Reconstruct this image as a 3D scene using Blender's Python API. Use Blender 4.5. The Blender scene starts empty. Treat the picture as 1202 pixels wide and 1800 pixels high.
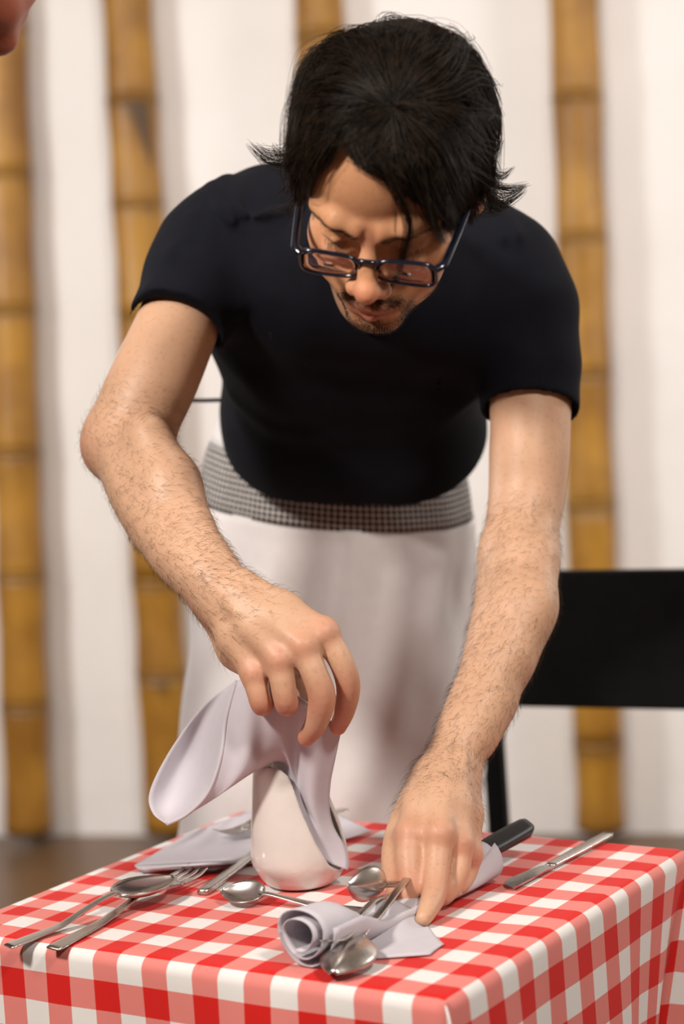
import bpy, bmesh, math, random
import numpy as np
from mathutils import Vector, Matrix

random.seed(4)
rng = np.random.default_rng(11)
scene = bpy.context.scene
col = scene.collection

# ------------------------------------------------------------------ camera
F = 3592.0                       # focal length in pixels of the 1202 x 1800 frame
PITCH, ROLL, CAM_H = math.radians(5.284), math.radians(4.0), 1.29
_fw = np.array([0, math.cos(PITCH), -math.sin(PITCH)])
_u0 = np.array([0, math.sin(PITCH), math.cos(PITCH)])
_r0 = np.array([1.0, 0, 0])
_R = _r0 * math.cos(ROLL) - _u0 * math.sin(ROLL)
_U = _r0 * math.sin(ROLL) + _u0 * math.cos(ROLL)
CAM = np.array([0, 0, CAM_H])
cam_data = bpy.data.cameras.new('camera')
cam = bpy.data.objects.new('camera', cam_data)
col.objects.link(cam)
M = Matrix(((_R[0], _U[0], -_fw[0], 0), (_R[1], _U[1], -_fw[1], 0), (_R[2], _U[2], -_fw[2], CAM_H), (0, 0, 0, 1)))
cam.matrix_world = M
cam_data.sensor_fit = 'VERTICAL'
cam_data.sensor_height = 36.0
cam_data.sensor_width = 24.0
cam_data.lens = F / 1800 * 36
cam_data.clip_start = 0.05
cam_data.dof.use_dof = True
cam_data.dof.focus_distance = 1.89
cam_data.dof.aperture_fstop = 3.4
scene.camera = cam

def ray(px, py):
    v = _fw * F + _R * (px - 601) - _U * (py - 900)
    return v / v[1]
def P(px, py, y):
    """point of the room at distance y in front of the camera position, seen at a photo pixel"""
    return CAM + ray(px, py) * y
def on_z(px, py, z):
    v = ray(px, py)
    return CAM + v * ((z - CAM_H) / v[2])
def m_px(px, y):
    return px * y / F

# ------------------------------------------------------------------ world, lamps, exposure
w = bpy.data.worlds.new('room_world'); scene.world = w; w.use_nodes = True
bg = w.node_tree.nodes['Background']
bg.inputs[0].default_value = (1.0, 0.92, 0.84, 1); bg.inputs[1].default_value = 0.05

def area(name, loc, target, size, power, color, shape='DISK'):
    l = bpy.data.lights.new(name, 'AREA'); l.shape = shape; l.size = size; l.energy = power; l.color = color
    o = bpy.data.objects.new(name, l); col.objects.link(o); o.location = loc
    d = Vector(target) - Vector(loc); o.rotation_euler = d.to_track_quat('-Z', 'Y').to_euler()
    return o
area('ceiling_spot_key', (-1.20, 0.55, 2.45), (0.0, 2.0, 1.15), 0.30, 58, (1.0, 0.92, 0.84))
area('ceiling_spot_front', (0.95, 0.20, 2.65), (0.1, 2.0, 1.1), 0.30, 40, (1.0, 0.92, 0.84))
area('wall_fill_left', (-2.4, 3.1, 1.9), (0.2, 5.1, 0.4), 0.6, 48, (1.0, 0.97, 0.94))  # added out of view to brighten the back wall and poles from the left
area('wall_fill_right', (2.5, 2.9, 1.9), (0.5, 5.0, 0.3), 0.6, 34, (1.0, 0.97, 0.94))  # added out of view to lift the lower right of the back wall
area('wall_fill_top', (0.2, 2.9, 3.25), (0.2, 5.1, 0.5), 0.5, 19, (1.0, 0.97, 0.94))  # unseen overhead light, added to keep the back wall bright
scene.view_settings.view_transform = 'Standard'
scene.view_settings.look = 'None'
scene.view_settings.exposure = 0.0
scene.view_settings.gamma = 1.0
scene.view_settings.use_curve_mapping = False

# ------------------------------------------------------------------ object helpers
def tag(o, label=None, cat=None, group=None, kind=None):
    if label: o['label'] = label
    if cat: o['category'] = cat
    if group: o['group'] = group
    if kind: o['kind'] = kind
    return o
def empty(name, loc=(0, 0, 0), label=None, cat=None, group=None, kind=None):
    o = bpy.data.objects.new(name, None); col.objects.link(o); o.location = Vector([float(a) for a in loc])
    o.empty_display_size = 0.05
    return tag(o, label, cat, group, kind)
def mesh_np(name, verts, faces, smooth=True):
    """verts (n,3), faces (m,k) int array or list of lists"""
    me = bpy.data.meshes.new(name)
    verts = np.asarray(verts, dtype=np.float32)
    if isinstance(faces, np.ndarray):
        k = faces.shape[1]; m = len(faces)
        me.vertices.add(len(verts)); me.vertices.foreach_set('co', verts.ravel())
        me.loops.add(m * k); me.loops.foreach_set('vertex_index', faces.astype(np.int32).ravel())
        me.polygons.add(m); me.polygons.foreach_set('loop_start', np.arange(0, m * k, k, dtype=np.int32))
        me.update(calc_edges=True)
    else:
        me.from_pydata(verts.tolist(), [], faces)
    me.validate()
    if smooth:
        me.polygons.foreach_set('use_smooth', np.ones(len(me.polygons), dtype=bool))
    me.update()
    return me
def link(name, me, mat, parent=None):
    """mesh given in world coordinates; the parent only carries a location"""
    o = bpy.data.objects.new(name, me); col.objects.link(o)
    if mat is not None: me.materials.append(mat)
    if parent is not None:
        o.parent = parent
        o.matrix_parent_inverse = Matrix.Translation(-parent.location)
    return o
def attr(me, name, vals):
    a = me.attributes.new(name, 'FLOAT', 'POINT'); a.data.foreach_set('value', np.asarray(vals, dtype=np.float32))
def catmull(pts, n):
    pts = np.asarray(pts, float); m = len(pts)
    if m == 2:
        t = np.linspace(0, 1, n)[:, None]; return pts[0] * (1 - t) + pts[1] * t
    ext = np.vstack([2 * pts[0] - pts[1], pts, 2 * pts[-1] - pts[-2]])
    t = np.linspace(0, m - 1, n); i = np.minimum(t.astype(int), m - 2); f = (t - i)[:, None]
    a, b, c, d = ext[i], ext[i + 1], ext[i + 2], ext[i + 3]
    return 0.5 * ((2 * b) + (c - a) * f + (2 * a - 5 * b + 4 * c - d) * f ** 2 + (3 * b - 3 * c + d - a) * f ** 3)
def nrm(v):
    v = np.asarray(v, float); return v / (np.linalg.norm(v, axis=-1, keepdims=True) + 1e-12)
def grid_faces(nu, nv, close_u=False):
    """index = i*nv + j"""
    iu = np.arange(nu if close_u else nu - 1); jv = np.arange(nv - 1)
    I, J = np.meshgrid(iu, jv, indexing='ij'); I2 = (I + 1) % nu
    return np.stack([I * nv + J, I2 * nv + J, I2 * nv + J + 1, I * nv + J + 1], -1).reshape(-1, 4)
def tube(path, rad, sides=10, caps=True, flat=None, ref=(0, 0, 1)):
    """swept tube; rad scalar/array; flat=(ratio) squeezes along the second axis"""
    path = np.asarray(path, float); n = len(path); rad = np.broadcast_to(np.asarray(rad, float), (n,))
    t = nrm(np.gradient(path, axis=0)); ref = np.broadcast_to(np.asarray(ref, float), (n, 3))
    u = nrm(np.cross(t, ref)); v = np.cross(u, t)
    a = np.linspace(0, 2 * np.pi, sides, endpoint=False); fl = 1.0 if flat is None else flat
    ring = path[:, None] + (np.cos(a)[None, :, None] * u[:, None] + np.sin(a)[None, :, None] * v[:, None] * fl) * rad[:, None, None]
    V = ring.reshape(-1, 3)
    I, J = np.meshgrid(np.arange(n - 1), np.arange(sides), indexing='ij'); J2 = (J + 1) % sides
    Fq = np.stack([I * sides + J, I * sides + J2, (I + 1) * sides + J2, (I + 1) * sides + J], -1).reshape(-1, 4).tolist()
    if caps:
        Fq.append(list(range(sides - 1, -1, -1))); Fq.append([(n - 1) * sides + k for k in range(sides)])
    return V, Fq
def box_mesh(name, lo, hi, bevel=0.0, segs=2):
    bm = bmesh.new(); bmesh.ops.create_cube(bm, size=1.0)
    lo = np.array(lo, float); hi = np.array(hi, float)
    for v in bm.verts: v.co = Vector((np.array(v.co) + 0.5) * (hi - lo) + lo)
    if bevel > 0:
        bmesh.ops.bevel(bm, geom=bm.edges[:], offset=bevel, segments=segs, affect='EDGES', profile=0.5)
    me = bpy.data.meshes.new(name); bm.to_mesh(me); bm.free(); return me

# ------------------------------------------------------------------ materials
def new_mat(name):
    m = bpy.data.materials.new(name); m.use_nodes = True
    nt = m.node_tree; return m, nt, nt.nodes['Principled BSDF'], nt.nodes['Material Output']
def N(nt, kind, **kw):
    n = nt.nodes.new(kind)
    for k, v in kw.items(): setattr(n, k, v)
    return n
def noise(nt, scale, detail=4, rough=0.55, vec=None):
    n = N(nt, 'ShaderNodeTexNoise'); n.inputs['Scale'].default_value = scale
    n.inputs['Detail'].default_value = detail; n.inputs['Roughness'].default_value = rough
    if vec is not None: nt.links.new(vec, n.inputs['Vector'])
    return n
def ramp(nt, fac, stops):
    r = N(nt, 'ShaderNodeValToRGB'); el = r.color_ramp.elements
    while len(el) < len(stops): el.new(0.5)
    for e, (p, c) in zip(el, stops): e.position = p; e.color = (*c, 1) if len(c) == 3 else c
    nt.links.new(fac, r.inputs[0]); return r
def mixc(nt, fac, a, b, mode='MIX'):
    m = N(nt, 'ShaderNodeMix', data_type='RGBA', blend_type=mode)
    for s, v in ((m.inputs[0], fac), (m.inputs[6], a), (m.inputs[7], b)):
        if hasattr(v, 'links') or isinstance(v, bpy.types.NodeSocket): nt.links.new(v, s)
        elif isinstance(v, (int, float)): s.default_value = v
        else: s.default_value = (*v, 1)
    return m.outputs[2]
def math_n(nt, op, a, b=None, c=None):
    m = N(nt, 'ShaderNodeMath', operation=op)
    for s, v in zip(m.inputs, (a, b, c)):
        if v is None: continue
        if isinstance(v, bpy.types.NodeSocket): nt.links.new(v, s)
        else: s.default_value = v
    return m.outputs[0]
def bump(nt, bsdf, height, strength=0.2, dist=0.002):
    b = N(nt, 'ShaderNodeBump'); b.inputs['Strength'].default_value = strength; b.inputs['Distance'].default_value = dist
    nt.links.new(height, b.inputs['Height']); nt.links.new(b.outputs[0], bsdf.inputs['Normal']); return b
def obj_coord(nt):
    return N(nt, 'ShaderNodeTexCoord').outputs['Object']
def simple(name, c1, c2, rough=0.6, scale=30, spec=0.5, metal=0.0, bmp=0.0, bscale=None, bdist=0.001):
    m, nt, b, o = new_mat(name); v = obj_coord(nt)
    n = noise(nt, scale, vec=v); r = ramp(nt, n.outputs[0], [(0.3, c1), (0.7, c2)])
    nt.links.new(r.outputs[0], b.inputs['Base Color'])
    b.inputs['Roughness'].default_value = rough; b.inputs['Metallic'].default_value = metal
    b.inputs['Specular IOR Level'].default_value = spec
    if bmp: bump(nt, b, noise(nt, bscale or scale * 4, vec=v).outputs[0], bmp, bdist)
    return m

MAT = {}
MAT['wall'] = simple('white_plaster', (0.80, 0.765, 0.745), (0.85, 0.82, 0.80), 0.85, 3, 0.2, bmp=0.5, bscale=14, bdist=0.006)
MAT['room'] = simple('sand_plaster', (0.42, 0.37, 0.32), (0.48, 0.43, 0.38), 0.85, 3, 0.2)
MAT['floor'] = simple('brown_floor', (0.10, 0.055, 0.025), (0.16, 0.085, 0.04), 0.35, 2.5, 0.5)
def bamboo_mat():
    m, nt, b, o = new_mat('bamboo_culm'); tc = obj_coord(nt)
    mp = N(nt, 'ShaderNodeMapping'); mp.inputs['Scale'].default_value = (1, 1, 0.06); nt.links.new(tc, mp.inputs['Vector'])
    n1 = noise(nt, 40, vec=mp.outputs[0]); n2 = noise(nt, 5, vec=tc)
    r = ramp(nt, n1.outputs[0], [(0.25, (0.33, 0.15, 0.012)), (0.75, (0.47, 0.24, 0.026))])
    r2 = ramp(nt, n2.outputs[0], [(0.35, (0.62, 0.55, 0.5)), (0.62, (1, 1, 1))])
    c = mixc(nt, 1.0, r.outputs[0], r2.outputs[0], 'MULTIPLY')
    a = N(nt, 'ShaderNodeAttribute', attribute_name='stain')
    c = mixc(nt, a.outputs['Fac'], c, (0.045, 0.022, 0.006))
    nt.links.new(c, b.inputs['Base Color']); b.inputs['Roughness'].default_value = 0.45
    return m
MAT['bamboo'] = bamboo_mat()
def gingham_mat():
    m, nt, b, o = new_mat('gingham_cotton')
    uv = N(nt, 'ShaderNodeUVMap', uv_map='cloth'); sep = N(nt, 'ShaderNodeSeparateXYZ'); nt.links.new(uv.outputs[0], sep.inputs[0])
    def stripe(s):
        x = math_n(nt, 'ADD', s, 0.25); fr = math_n(nt, 'FRACT', x); return math_n(nt, 'LESS_THAN', fr, 0.5)
    su, sv = stripe(sep.outputs[0]), stripe(sep.outputs[1])
    both = math_n(nt, 'MULTIPLY', su, sv); any_ = math_n(nt, 'MAXIMUM', su, sv)
    # twill of red and white threads in the half-tone squares
    tw = math_n(nt, 'FRACT', math_n(nt, 'MULTIPLY', math_n(nt, 'ADD', sep.outputs[0], sep.outputs[1]), 26.0))
    twb = math_n(nt, 'MULTIPLY', math_n(nt, 'PINGPONG', tw, 0.5), 2.0)
    half = mixc(nt, twb, (0.72, 0.17, 0.145), (0.66, 0.25, 0.225))
    c = mixc(nt, any_, (0.74, 0.715, 0.70), half)
    c = mixc(nt, both, c, (0.60, 0.008, 0.005))
    nt.links.new(c, b.inputs['Base Color']); b.inputs['Roughness'].default_value = 0.75
    b.inputs['Specular IOR Level'].default_value = 0.25
    b.inputs['Sheen Weight'].default_value = 0.1
    n = noise(nt, 9, 3, vec=obj_coord(nt)); bump(nt, b, n.outputs[0], 0.25, 0.004)
    return m
MAT['gingham'] = gingham_mat()
def cloth_white(name, c, trans=0.25):
    m, nt, b, o = new_mat(name); v = obj_coord(nt)
    n = noise(nt, 60, 3, vec=v); r = ramp(nt, n.outputs[0], [(0.3, c), (0.7, tuple(min(1, x * 1.04) for x in c))])
    nt.links.new(r.outputs[0], b.inputs['Base Color']); b.inputs['Roughness'].default_value = 0.85
    b.inputs['Specular IOR Level'].default_value = 0.15
    tr = N(nt, 'ShaderNodeBsdfTranslucent'); nt.links.new(r.outputs[0], tr.inputs[0])
    mx = N(nt, 'ShaderNodeMixShader'); mx.inputs[0].default_value = trans
    nt.links.new(b.outputs[0], mx.inputs[1]); nt.links.new(tr.outputs[0], mx.inputs[2]); nt.links.new(mx.outputs[0], o.inputs[0])
    n2 = noise(nt, 1500, 2, vec=v); bump(nt, b, n2.outputs[0], 0.08, 0.0005)
    return m
MAT['napkin'] = cloth_white('lilac_white_linen', (0.67, 0.64, 0.69), 0.25)
MAT['apron'] = cloth_white('white_apron_cotton', (0.80, 0.77, 0.77), 0.05)
def band_mat():
    m, nt, b, o = new_mat('netted_check_waistband')
    uv = N(nt, 'ShaderNodeUVMap', uv_map='cloth'); sep = N(nt, 'ShaderNodeSeparateXYZ'); nt.links.new(uv.outputs[0], sep.inputs[0])
    n = noise(nt, 3, 3, vec=uv.outputs[0])
    a = math_n(nt, 'ADD', sep.outputs[0], sep.outputs[1]); d = math_n(nt, 'SUBTRACT', sep.outputs[0], sep.outputs[1])
    sa = math_n(nt, 'SINE', math_n(nt, 'MULTIPLY', a, 6.283)); sd = math_n(nt, 'SINE', math_n(nt, 'MULTIPLY', d, 6.283))
    pr = math_n(nt, 'MULTIPLY', sa, sd)
    k = math_n(nt, 'ADD', pr, math_n(nt, 'MULTIPLY', math_n(nt, 'SUBTRACT', n.outputs[0], 0.5), 0.7))
    r = ramp(nt, math_n(nt, 'ADD', math_n(nt, 'MULTIPLY', k, 0.5), 0.5), [(0.48, (0.012, 0.014, 0.016)), (0.66, (0.62, 0.58, 0.55))])
    nt.links.new(r.outputs[0], b.inputs['Base Color']); b.inputs['Roughness'].default_value = 0.7
    return m
MAT['band'] = band_mat()
MAT['shirt'] = simple('navy_black_jersey', (0.0028, 0.0033, 0.0068), (0.005, 0.0056, 0.010), 0.85, 25, 0.14, bmp=0.25, bscale=900, bdist=0.0004)
MAT['black'] = simple('black_wood', (0.002, 0.002, 0.002), (0.004, 0.004, 0.004), 0.6, 20, 0.12)
MAT['black_plastic'] = simple('black_plastic', (0.006, 0.006, 0.007), (0.010, 0.010, 0.011), 0.4, 50, 0.4)
MAT['frame'] = simple('dark_blue_acetate', (0.004, 0.005, 0.011), (0.006, 0.008, 0.018), 0.15, 60, 0.6)
MAT['denim'] = simple('dark_trousers', (0.02, 0.02, 0.025), (0.035, 0.035, 0.04), 0.85, 40, 0.2)
MAT['leather'] = simple('black_leather', (0.01, 0.01, 0.01), (0.02, 0.018, 0.016), 0.4, 40, 0.5)
MAT['wood'] = simple('plain_table_wood', (0.22, 0.12, 0.06), (0.30, 0.17, 0.08), 0.5, 12, 0.4)
def steel_mat():
    m, nt, b, o = new_mat('worn_steel'); v = obj_coord(nt)
    n = noise(nt, 40, 3, vec=v); r = ramp(nt, n.outputs[0], [(0.3, (0.56, 0.53, 0.50)), (0.7, (0.62, 0.59, 0.56))])
    nt.links.new(r.outputs[0], b.inputs['Base Color']); b.inputs['Metallic'].default_value = 1.0
    rr = ramp(nt, n.outputs[0], [(0.3, (0.26,) * 3), (0.7, (0.31,) * 3)]); nt.links.new(rr.outputs[0], b.inputs['Roughness'])
    return m
MAT['steel'] = steel_mat()
def ceramic_mat():
    m, nt, b, o = new_mat('glazed_white_ceramic'); v = obj_coord(nt)
    n = noise(nt, 25, 4, vec=v); r = ramp(nt, n.outputs[0], [(0.3, (0.63, 0.58, 0.54)), (0.7, (0.69, 0.64, 0.60))])
    nt.links.new(r.outputs[0], b.inputs['Base Color']); b.inputs['Roughness'].default_value = 0.12
    b.inputs['Coat Weight'].default_value = 0.5; b.inputs['Coat Roughness'].default_value = 0.05
    return m
MAT['ceramic'] = ceramic_mat()
def glass_mat():
    m, nt, b, o = new_mat('spectacle_lens'); v = obj_coord(nt); n = noise(nt, 20, 2, vec=v)
    r = ramp(nt, n.outputs[0], [(0.3, (0.93, 0.93, 0.97)), (0.7, (0.97, 0.96, 1.0))]); nt.links.new(r.outputs[0], b.inputs['Base Color'])
    b.inputs['Transmission Weight'].default_value = 1.0; b.inputs['Roughness'].default_value = 0.01; b.inputs['IOR'].default_value = 1.5
    b.inputs['Thin Film Thickness'].default_value = 120
    return m
MAT['lens'] = glass_mat()
def skin_mat(name='skin', base=(0.58, 0.35, 0.225), red=(0.52, 0.17, 0.11)):
    m, nt, b, o = new_mat(name); v = obj_coord(nt)
    n1 = noise(nt, 28, 5, vec=v); n2 = noise(nt, 220, 3, vec=v); n3 = noise(nt, 900, 2, vec=v)
    c = ramp(nt, n1.outputs[0], [(0.3, tuple(x * 0.93 for x in base)), (0.7, tuple(min(1, x * 1.06) for x in base))]).outputs[0]
    ta = N(nt, 'ShaderNodeAttribute', attribute_name='tan'); c = mixc(nt, ta.outputs['Fac'], c, (0.62, 0.30, 0.15))
    ra = N(nt, 'ShaderNodeAttribute', attribute_name='red'); c = mixc(nt, ra.outputs['Fac'], c, red)
    la = N(nt, 'ShaderNodeAttribute', attribute_name='lip'); c = mixc(nt, la.outputs['Fac'], c, (0.38, 0.12, 0.085))
    sp = ramp(nt, n2.outputs[0], [(0.32, (0.86, 0.80, 0.76)), (0.45, (1, 1, 1))]); c = mixc(nt, 0.6, c, sp.outputs[0], 'MULTIPLY')
    sa = N(nt, 'ShaderNodeAttribute', attribute_name='stubble')
    sm = math_n(nt, 'MULTIPLY', sa.outputs['Fac'], ramp(nt, n3.outputs[0], [(0.35, (1, 1, 1)), (0.62, (0.25, 0.25, 0.25))]).outputs[0])
    c = mixc(nt, sm, c, (0.025, 0.015, 0.010))
    nt.links.new(c, b.inputs['Base Color']); b.inputs['Roughness'].default_value = 0.48
    b.inputs['Specular IOR Level'].default_value = 0.4
    b.inputs['Subsurface Weight'].default_value = 0.12; b.inputs['Subsurface Radius'].default_value = (0.010, 0.004, 0.002)
    b.inputs['Subsurface Scale'].default_value = 1.0
    bump(nt, b, mixc(nt, 0.5, n2.outputs[0], n3.outputs[0]), 0.18, 0.0009)
    return m
MAT['skin'] = skin_mat()
MAT['skin2'] = skin_mat('ruddy_skin', (0.34, 0.10, 0.055), (0.36, 0.08, 0.05))
def hair_mat(name='dark_hair', c1=(0.006, 0.004, 0.0025), c2=(0.024, 0.014, 0.008), rough=0.44):
    m, nt, b, o = new_mat(name); v = obj_coord(nt)
    n = noise(nt, 90, 3, vec=v); r = ramp(nt, n.outputs[0], [(0.35, c1), (0.7, c2)])
    nt.links.new(r.outputs[0], b.inputs['Base Color']); b.inputs['Roughness'].default_value = rough
    b.inputs['Specular IOR Level'].default_value = 0.2
    return m
MAT['hair'] = hair_mat()
MAT['hair_under'] = hair_mat('dense_hair', (0.006, 0.004, 0.0025), (0.010, 0.006, 0.004), 0.9)
MAT['body_hair'] = hair_mat('brown_body_hair', (0.05, 0.025, 0.012), (0.09, 0.045, 0.022), 0.5)

# ------------------------------------------------------------------ room
WALL_Y, WALL_SL = 5.3, -0.27                                    # the back wall stands slightly turned
def wall_y(x): return WALL_Y + WALL_SL * (x + 0.85)
def struct(name, me, mat):
    return tag(link(name, me, mat), kind='structure')
def slab(name, pts, z0, z1, mat):
    n = len(pts); V = [(x, y, z0) for x, y in pts] + [(x, y, z1) for x, y in pts]
    Fc = [list(range(n - 1, -1, -1)), list(range(n, 2 * n))] + [[k, (k + 1) % n, n + (k + 1) % n, n + k] for k in range(n)]
    return struct(name, mesh_np(name, np.array(V), Fc, False), mat)
XL, XR, YF, ZC = -3.2, 3.0, -1.8, 3.35
slab('wall_back', [(XL, wall_y(XL)), (XR, wall_y(XR)), (XR, wall_y(XR) + 0.15), (XL, wall_y(XL) + 0.15)], 0, ZC, MAT['wall'])
slab('wall_left', [(XL - 0.15, YF), (XL, YF), (XL, wall_y(XL)), (XL - 0.15, wall_y(XL))], 0, ZC, MAT['room'])
slab('wall_right', [(XR, YF), (XR + 0.15, YF), (XR + 0.15, wall_y(XR)), (XR, wall_y(XR))], 0, ZC, MAT['room'])
slab('wall_front', [(XL, YF - 0.15), (XR, YF - 0.15), (XR, YF), (XL, YF)], 0, ZC, MAT['room'])
slab('floor', [(XL, YF), (XR, YF), (XR, wall_y(XR)), (XL, wall_y(XL))], -0.1, 0, MAT['floor'])
slab('ceiling', [(XL, YF), (XR, YF), (XR, wall_y(XR)), (XL, wall_y(XL))], ZC, ZC + 0.1, MAT['room'])

BAM_LABEL = {0: 'leftmost bamboo pole on the white wall, cut by the picture edge',
             1: 'stained bamboo pole on the white wall left of the waiter',
             2: 'bamboo pole on the white wall rising directly behind the waiter\'s head',
             3: 'bamboo pole on the white wall right of the waiter, behind the black chair'}
def bamboo(idx, top, bot, wpx, nodes_px, stains):
    """top/bot: pixel positions (x at y=0, x at y=1450) of the pole's axis"""
    yy = WALL_Y
    for _ in range(5): yy = wall_y(P((top + bot) / 2, 725, yy)[0]) - m_px(wpx, yy) / 2 - 0.012
    rad = m_px(wpx, yy) / 2
    a = P(top, 0, yy); b = P(bot, 1450, yy)
    d = (b - a) / (a[2] - b[2])
    base = b + d * (b[2] - 0.035); base[1] = yy
    topz = 3.33; tp = a - d * (topz - a[2]); tp[1] = yy
    def at(z): 
        t = (topz - z) / (topz - base[2]); return tp * (1 - t) + base * t
    root = empty('bamboo_pole', base, BAM_LABEL[idx], 'bamboo pole', 'bamboo poles on the back wall')
    zs = []
    for py in nodes_px:
        f = py / 1450; q = P(top + (bot - top) * f, py, yy); zs.append(q[2])
    step = 0.36
    while zs and zs[0] + step < topz: zs.insert(0, zs[0] + step)
    while zs[-1] - step > base[2] + 0.1: zs.append(zs[-1] - step)
    cuts = [topz] + zs + [base[2]]
    r_i = random.Random(idx + 5)
    for k in range(len(cuts) - 1):
        z0, z1 = cuts[k], cuts[k + 1]; n = 14
        t = np.linspace(0, 1, n); zz = z0 + (z1 - z0) * t
        path = np.array([at(z) for z in zz])
        rr = rad * (0.965 + 0.03 * np.cos(2 * np.pi * t) + r_i.uniform(-0.012, 0.012))
        V, Fc = tube(path, rr, 24, True, ref=(0, 1, 0))
        me = mesh_np('internode', V, Fc)
        st = np.zeros(len(V))
        ang = np.arctan2((V[:, 0] - np.repeat(path[:, 0], 24)), -(V[:, 1] - np.repeat(path[:, 1], 24)))
        zl = np.repeat(t, 24); below = zl * (z0 - z1)
        st += np.exp(-(below / 0.018) ** 2) * 0.75 + np.exp(-(((1 - zl) * (z0 - z1)) / 0.012) ** 2) * 0.5
        for spy, amt, c0, ln in stains:
            if abs(P(top + (bot - top) * spy / 1450, spy, yy)[2] - z0) > 0.01: continue
            wdt = 0.55 * np.clip(1 - below / ln, 0, 1)
            st = np.maximum(st, amt * np.clip(1.6 - np.abs(ang - c0 - 0.6 * below / ln) / (wdt + 0.02), 0, 1) * (below < ln))
        attr(me, 'stain', np.clip(st, 0, 1))
        link('internode', me, MAT['bamboo'], root)
        if k < len(cuts) - 2:
            path = np.array([at(z1 + o) for o in (0.011, 0.005, 0, -0.005, -0.011)])
            V, Fc = tube(path, rad * np.array([0.985, 1.03, 1.045, 1.025, 0.98]), 24, True, ref=(0, 1, 0))
            me = mesh_np('node_ring', V, Fc); attr(me, 'stain', np.clip(0.35 + 0.25 * np.sin(np.arange(len(V)) * 0.7 + idx), 0, 1))
            link('node_ring', me, MAT['bamboo'], root)
bamboo(0, 2, 50, 86, [305, 545, 795, 1010, 1240], [])
bamboo(1, 223, 298, 90, [177, 358, 545, 1020, 1182], [(177, 0.9, 0.25, 0.17), (358, 0.7, 0.1, 0.03), (1182, 0.6, -0.2, 0.06)])
bamboo(2, 560, 610, 86, [330, 560], [])
bamboo(3, 1008, 1056, 88, [172, 418, 655, 885, 1308], [])

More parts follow.
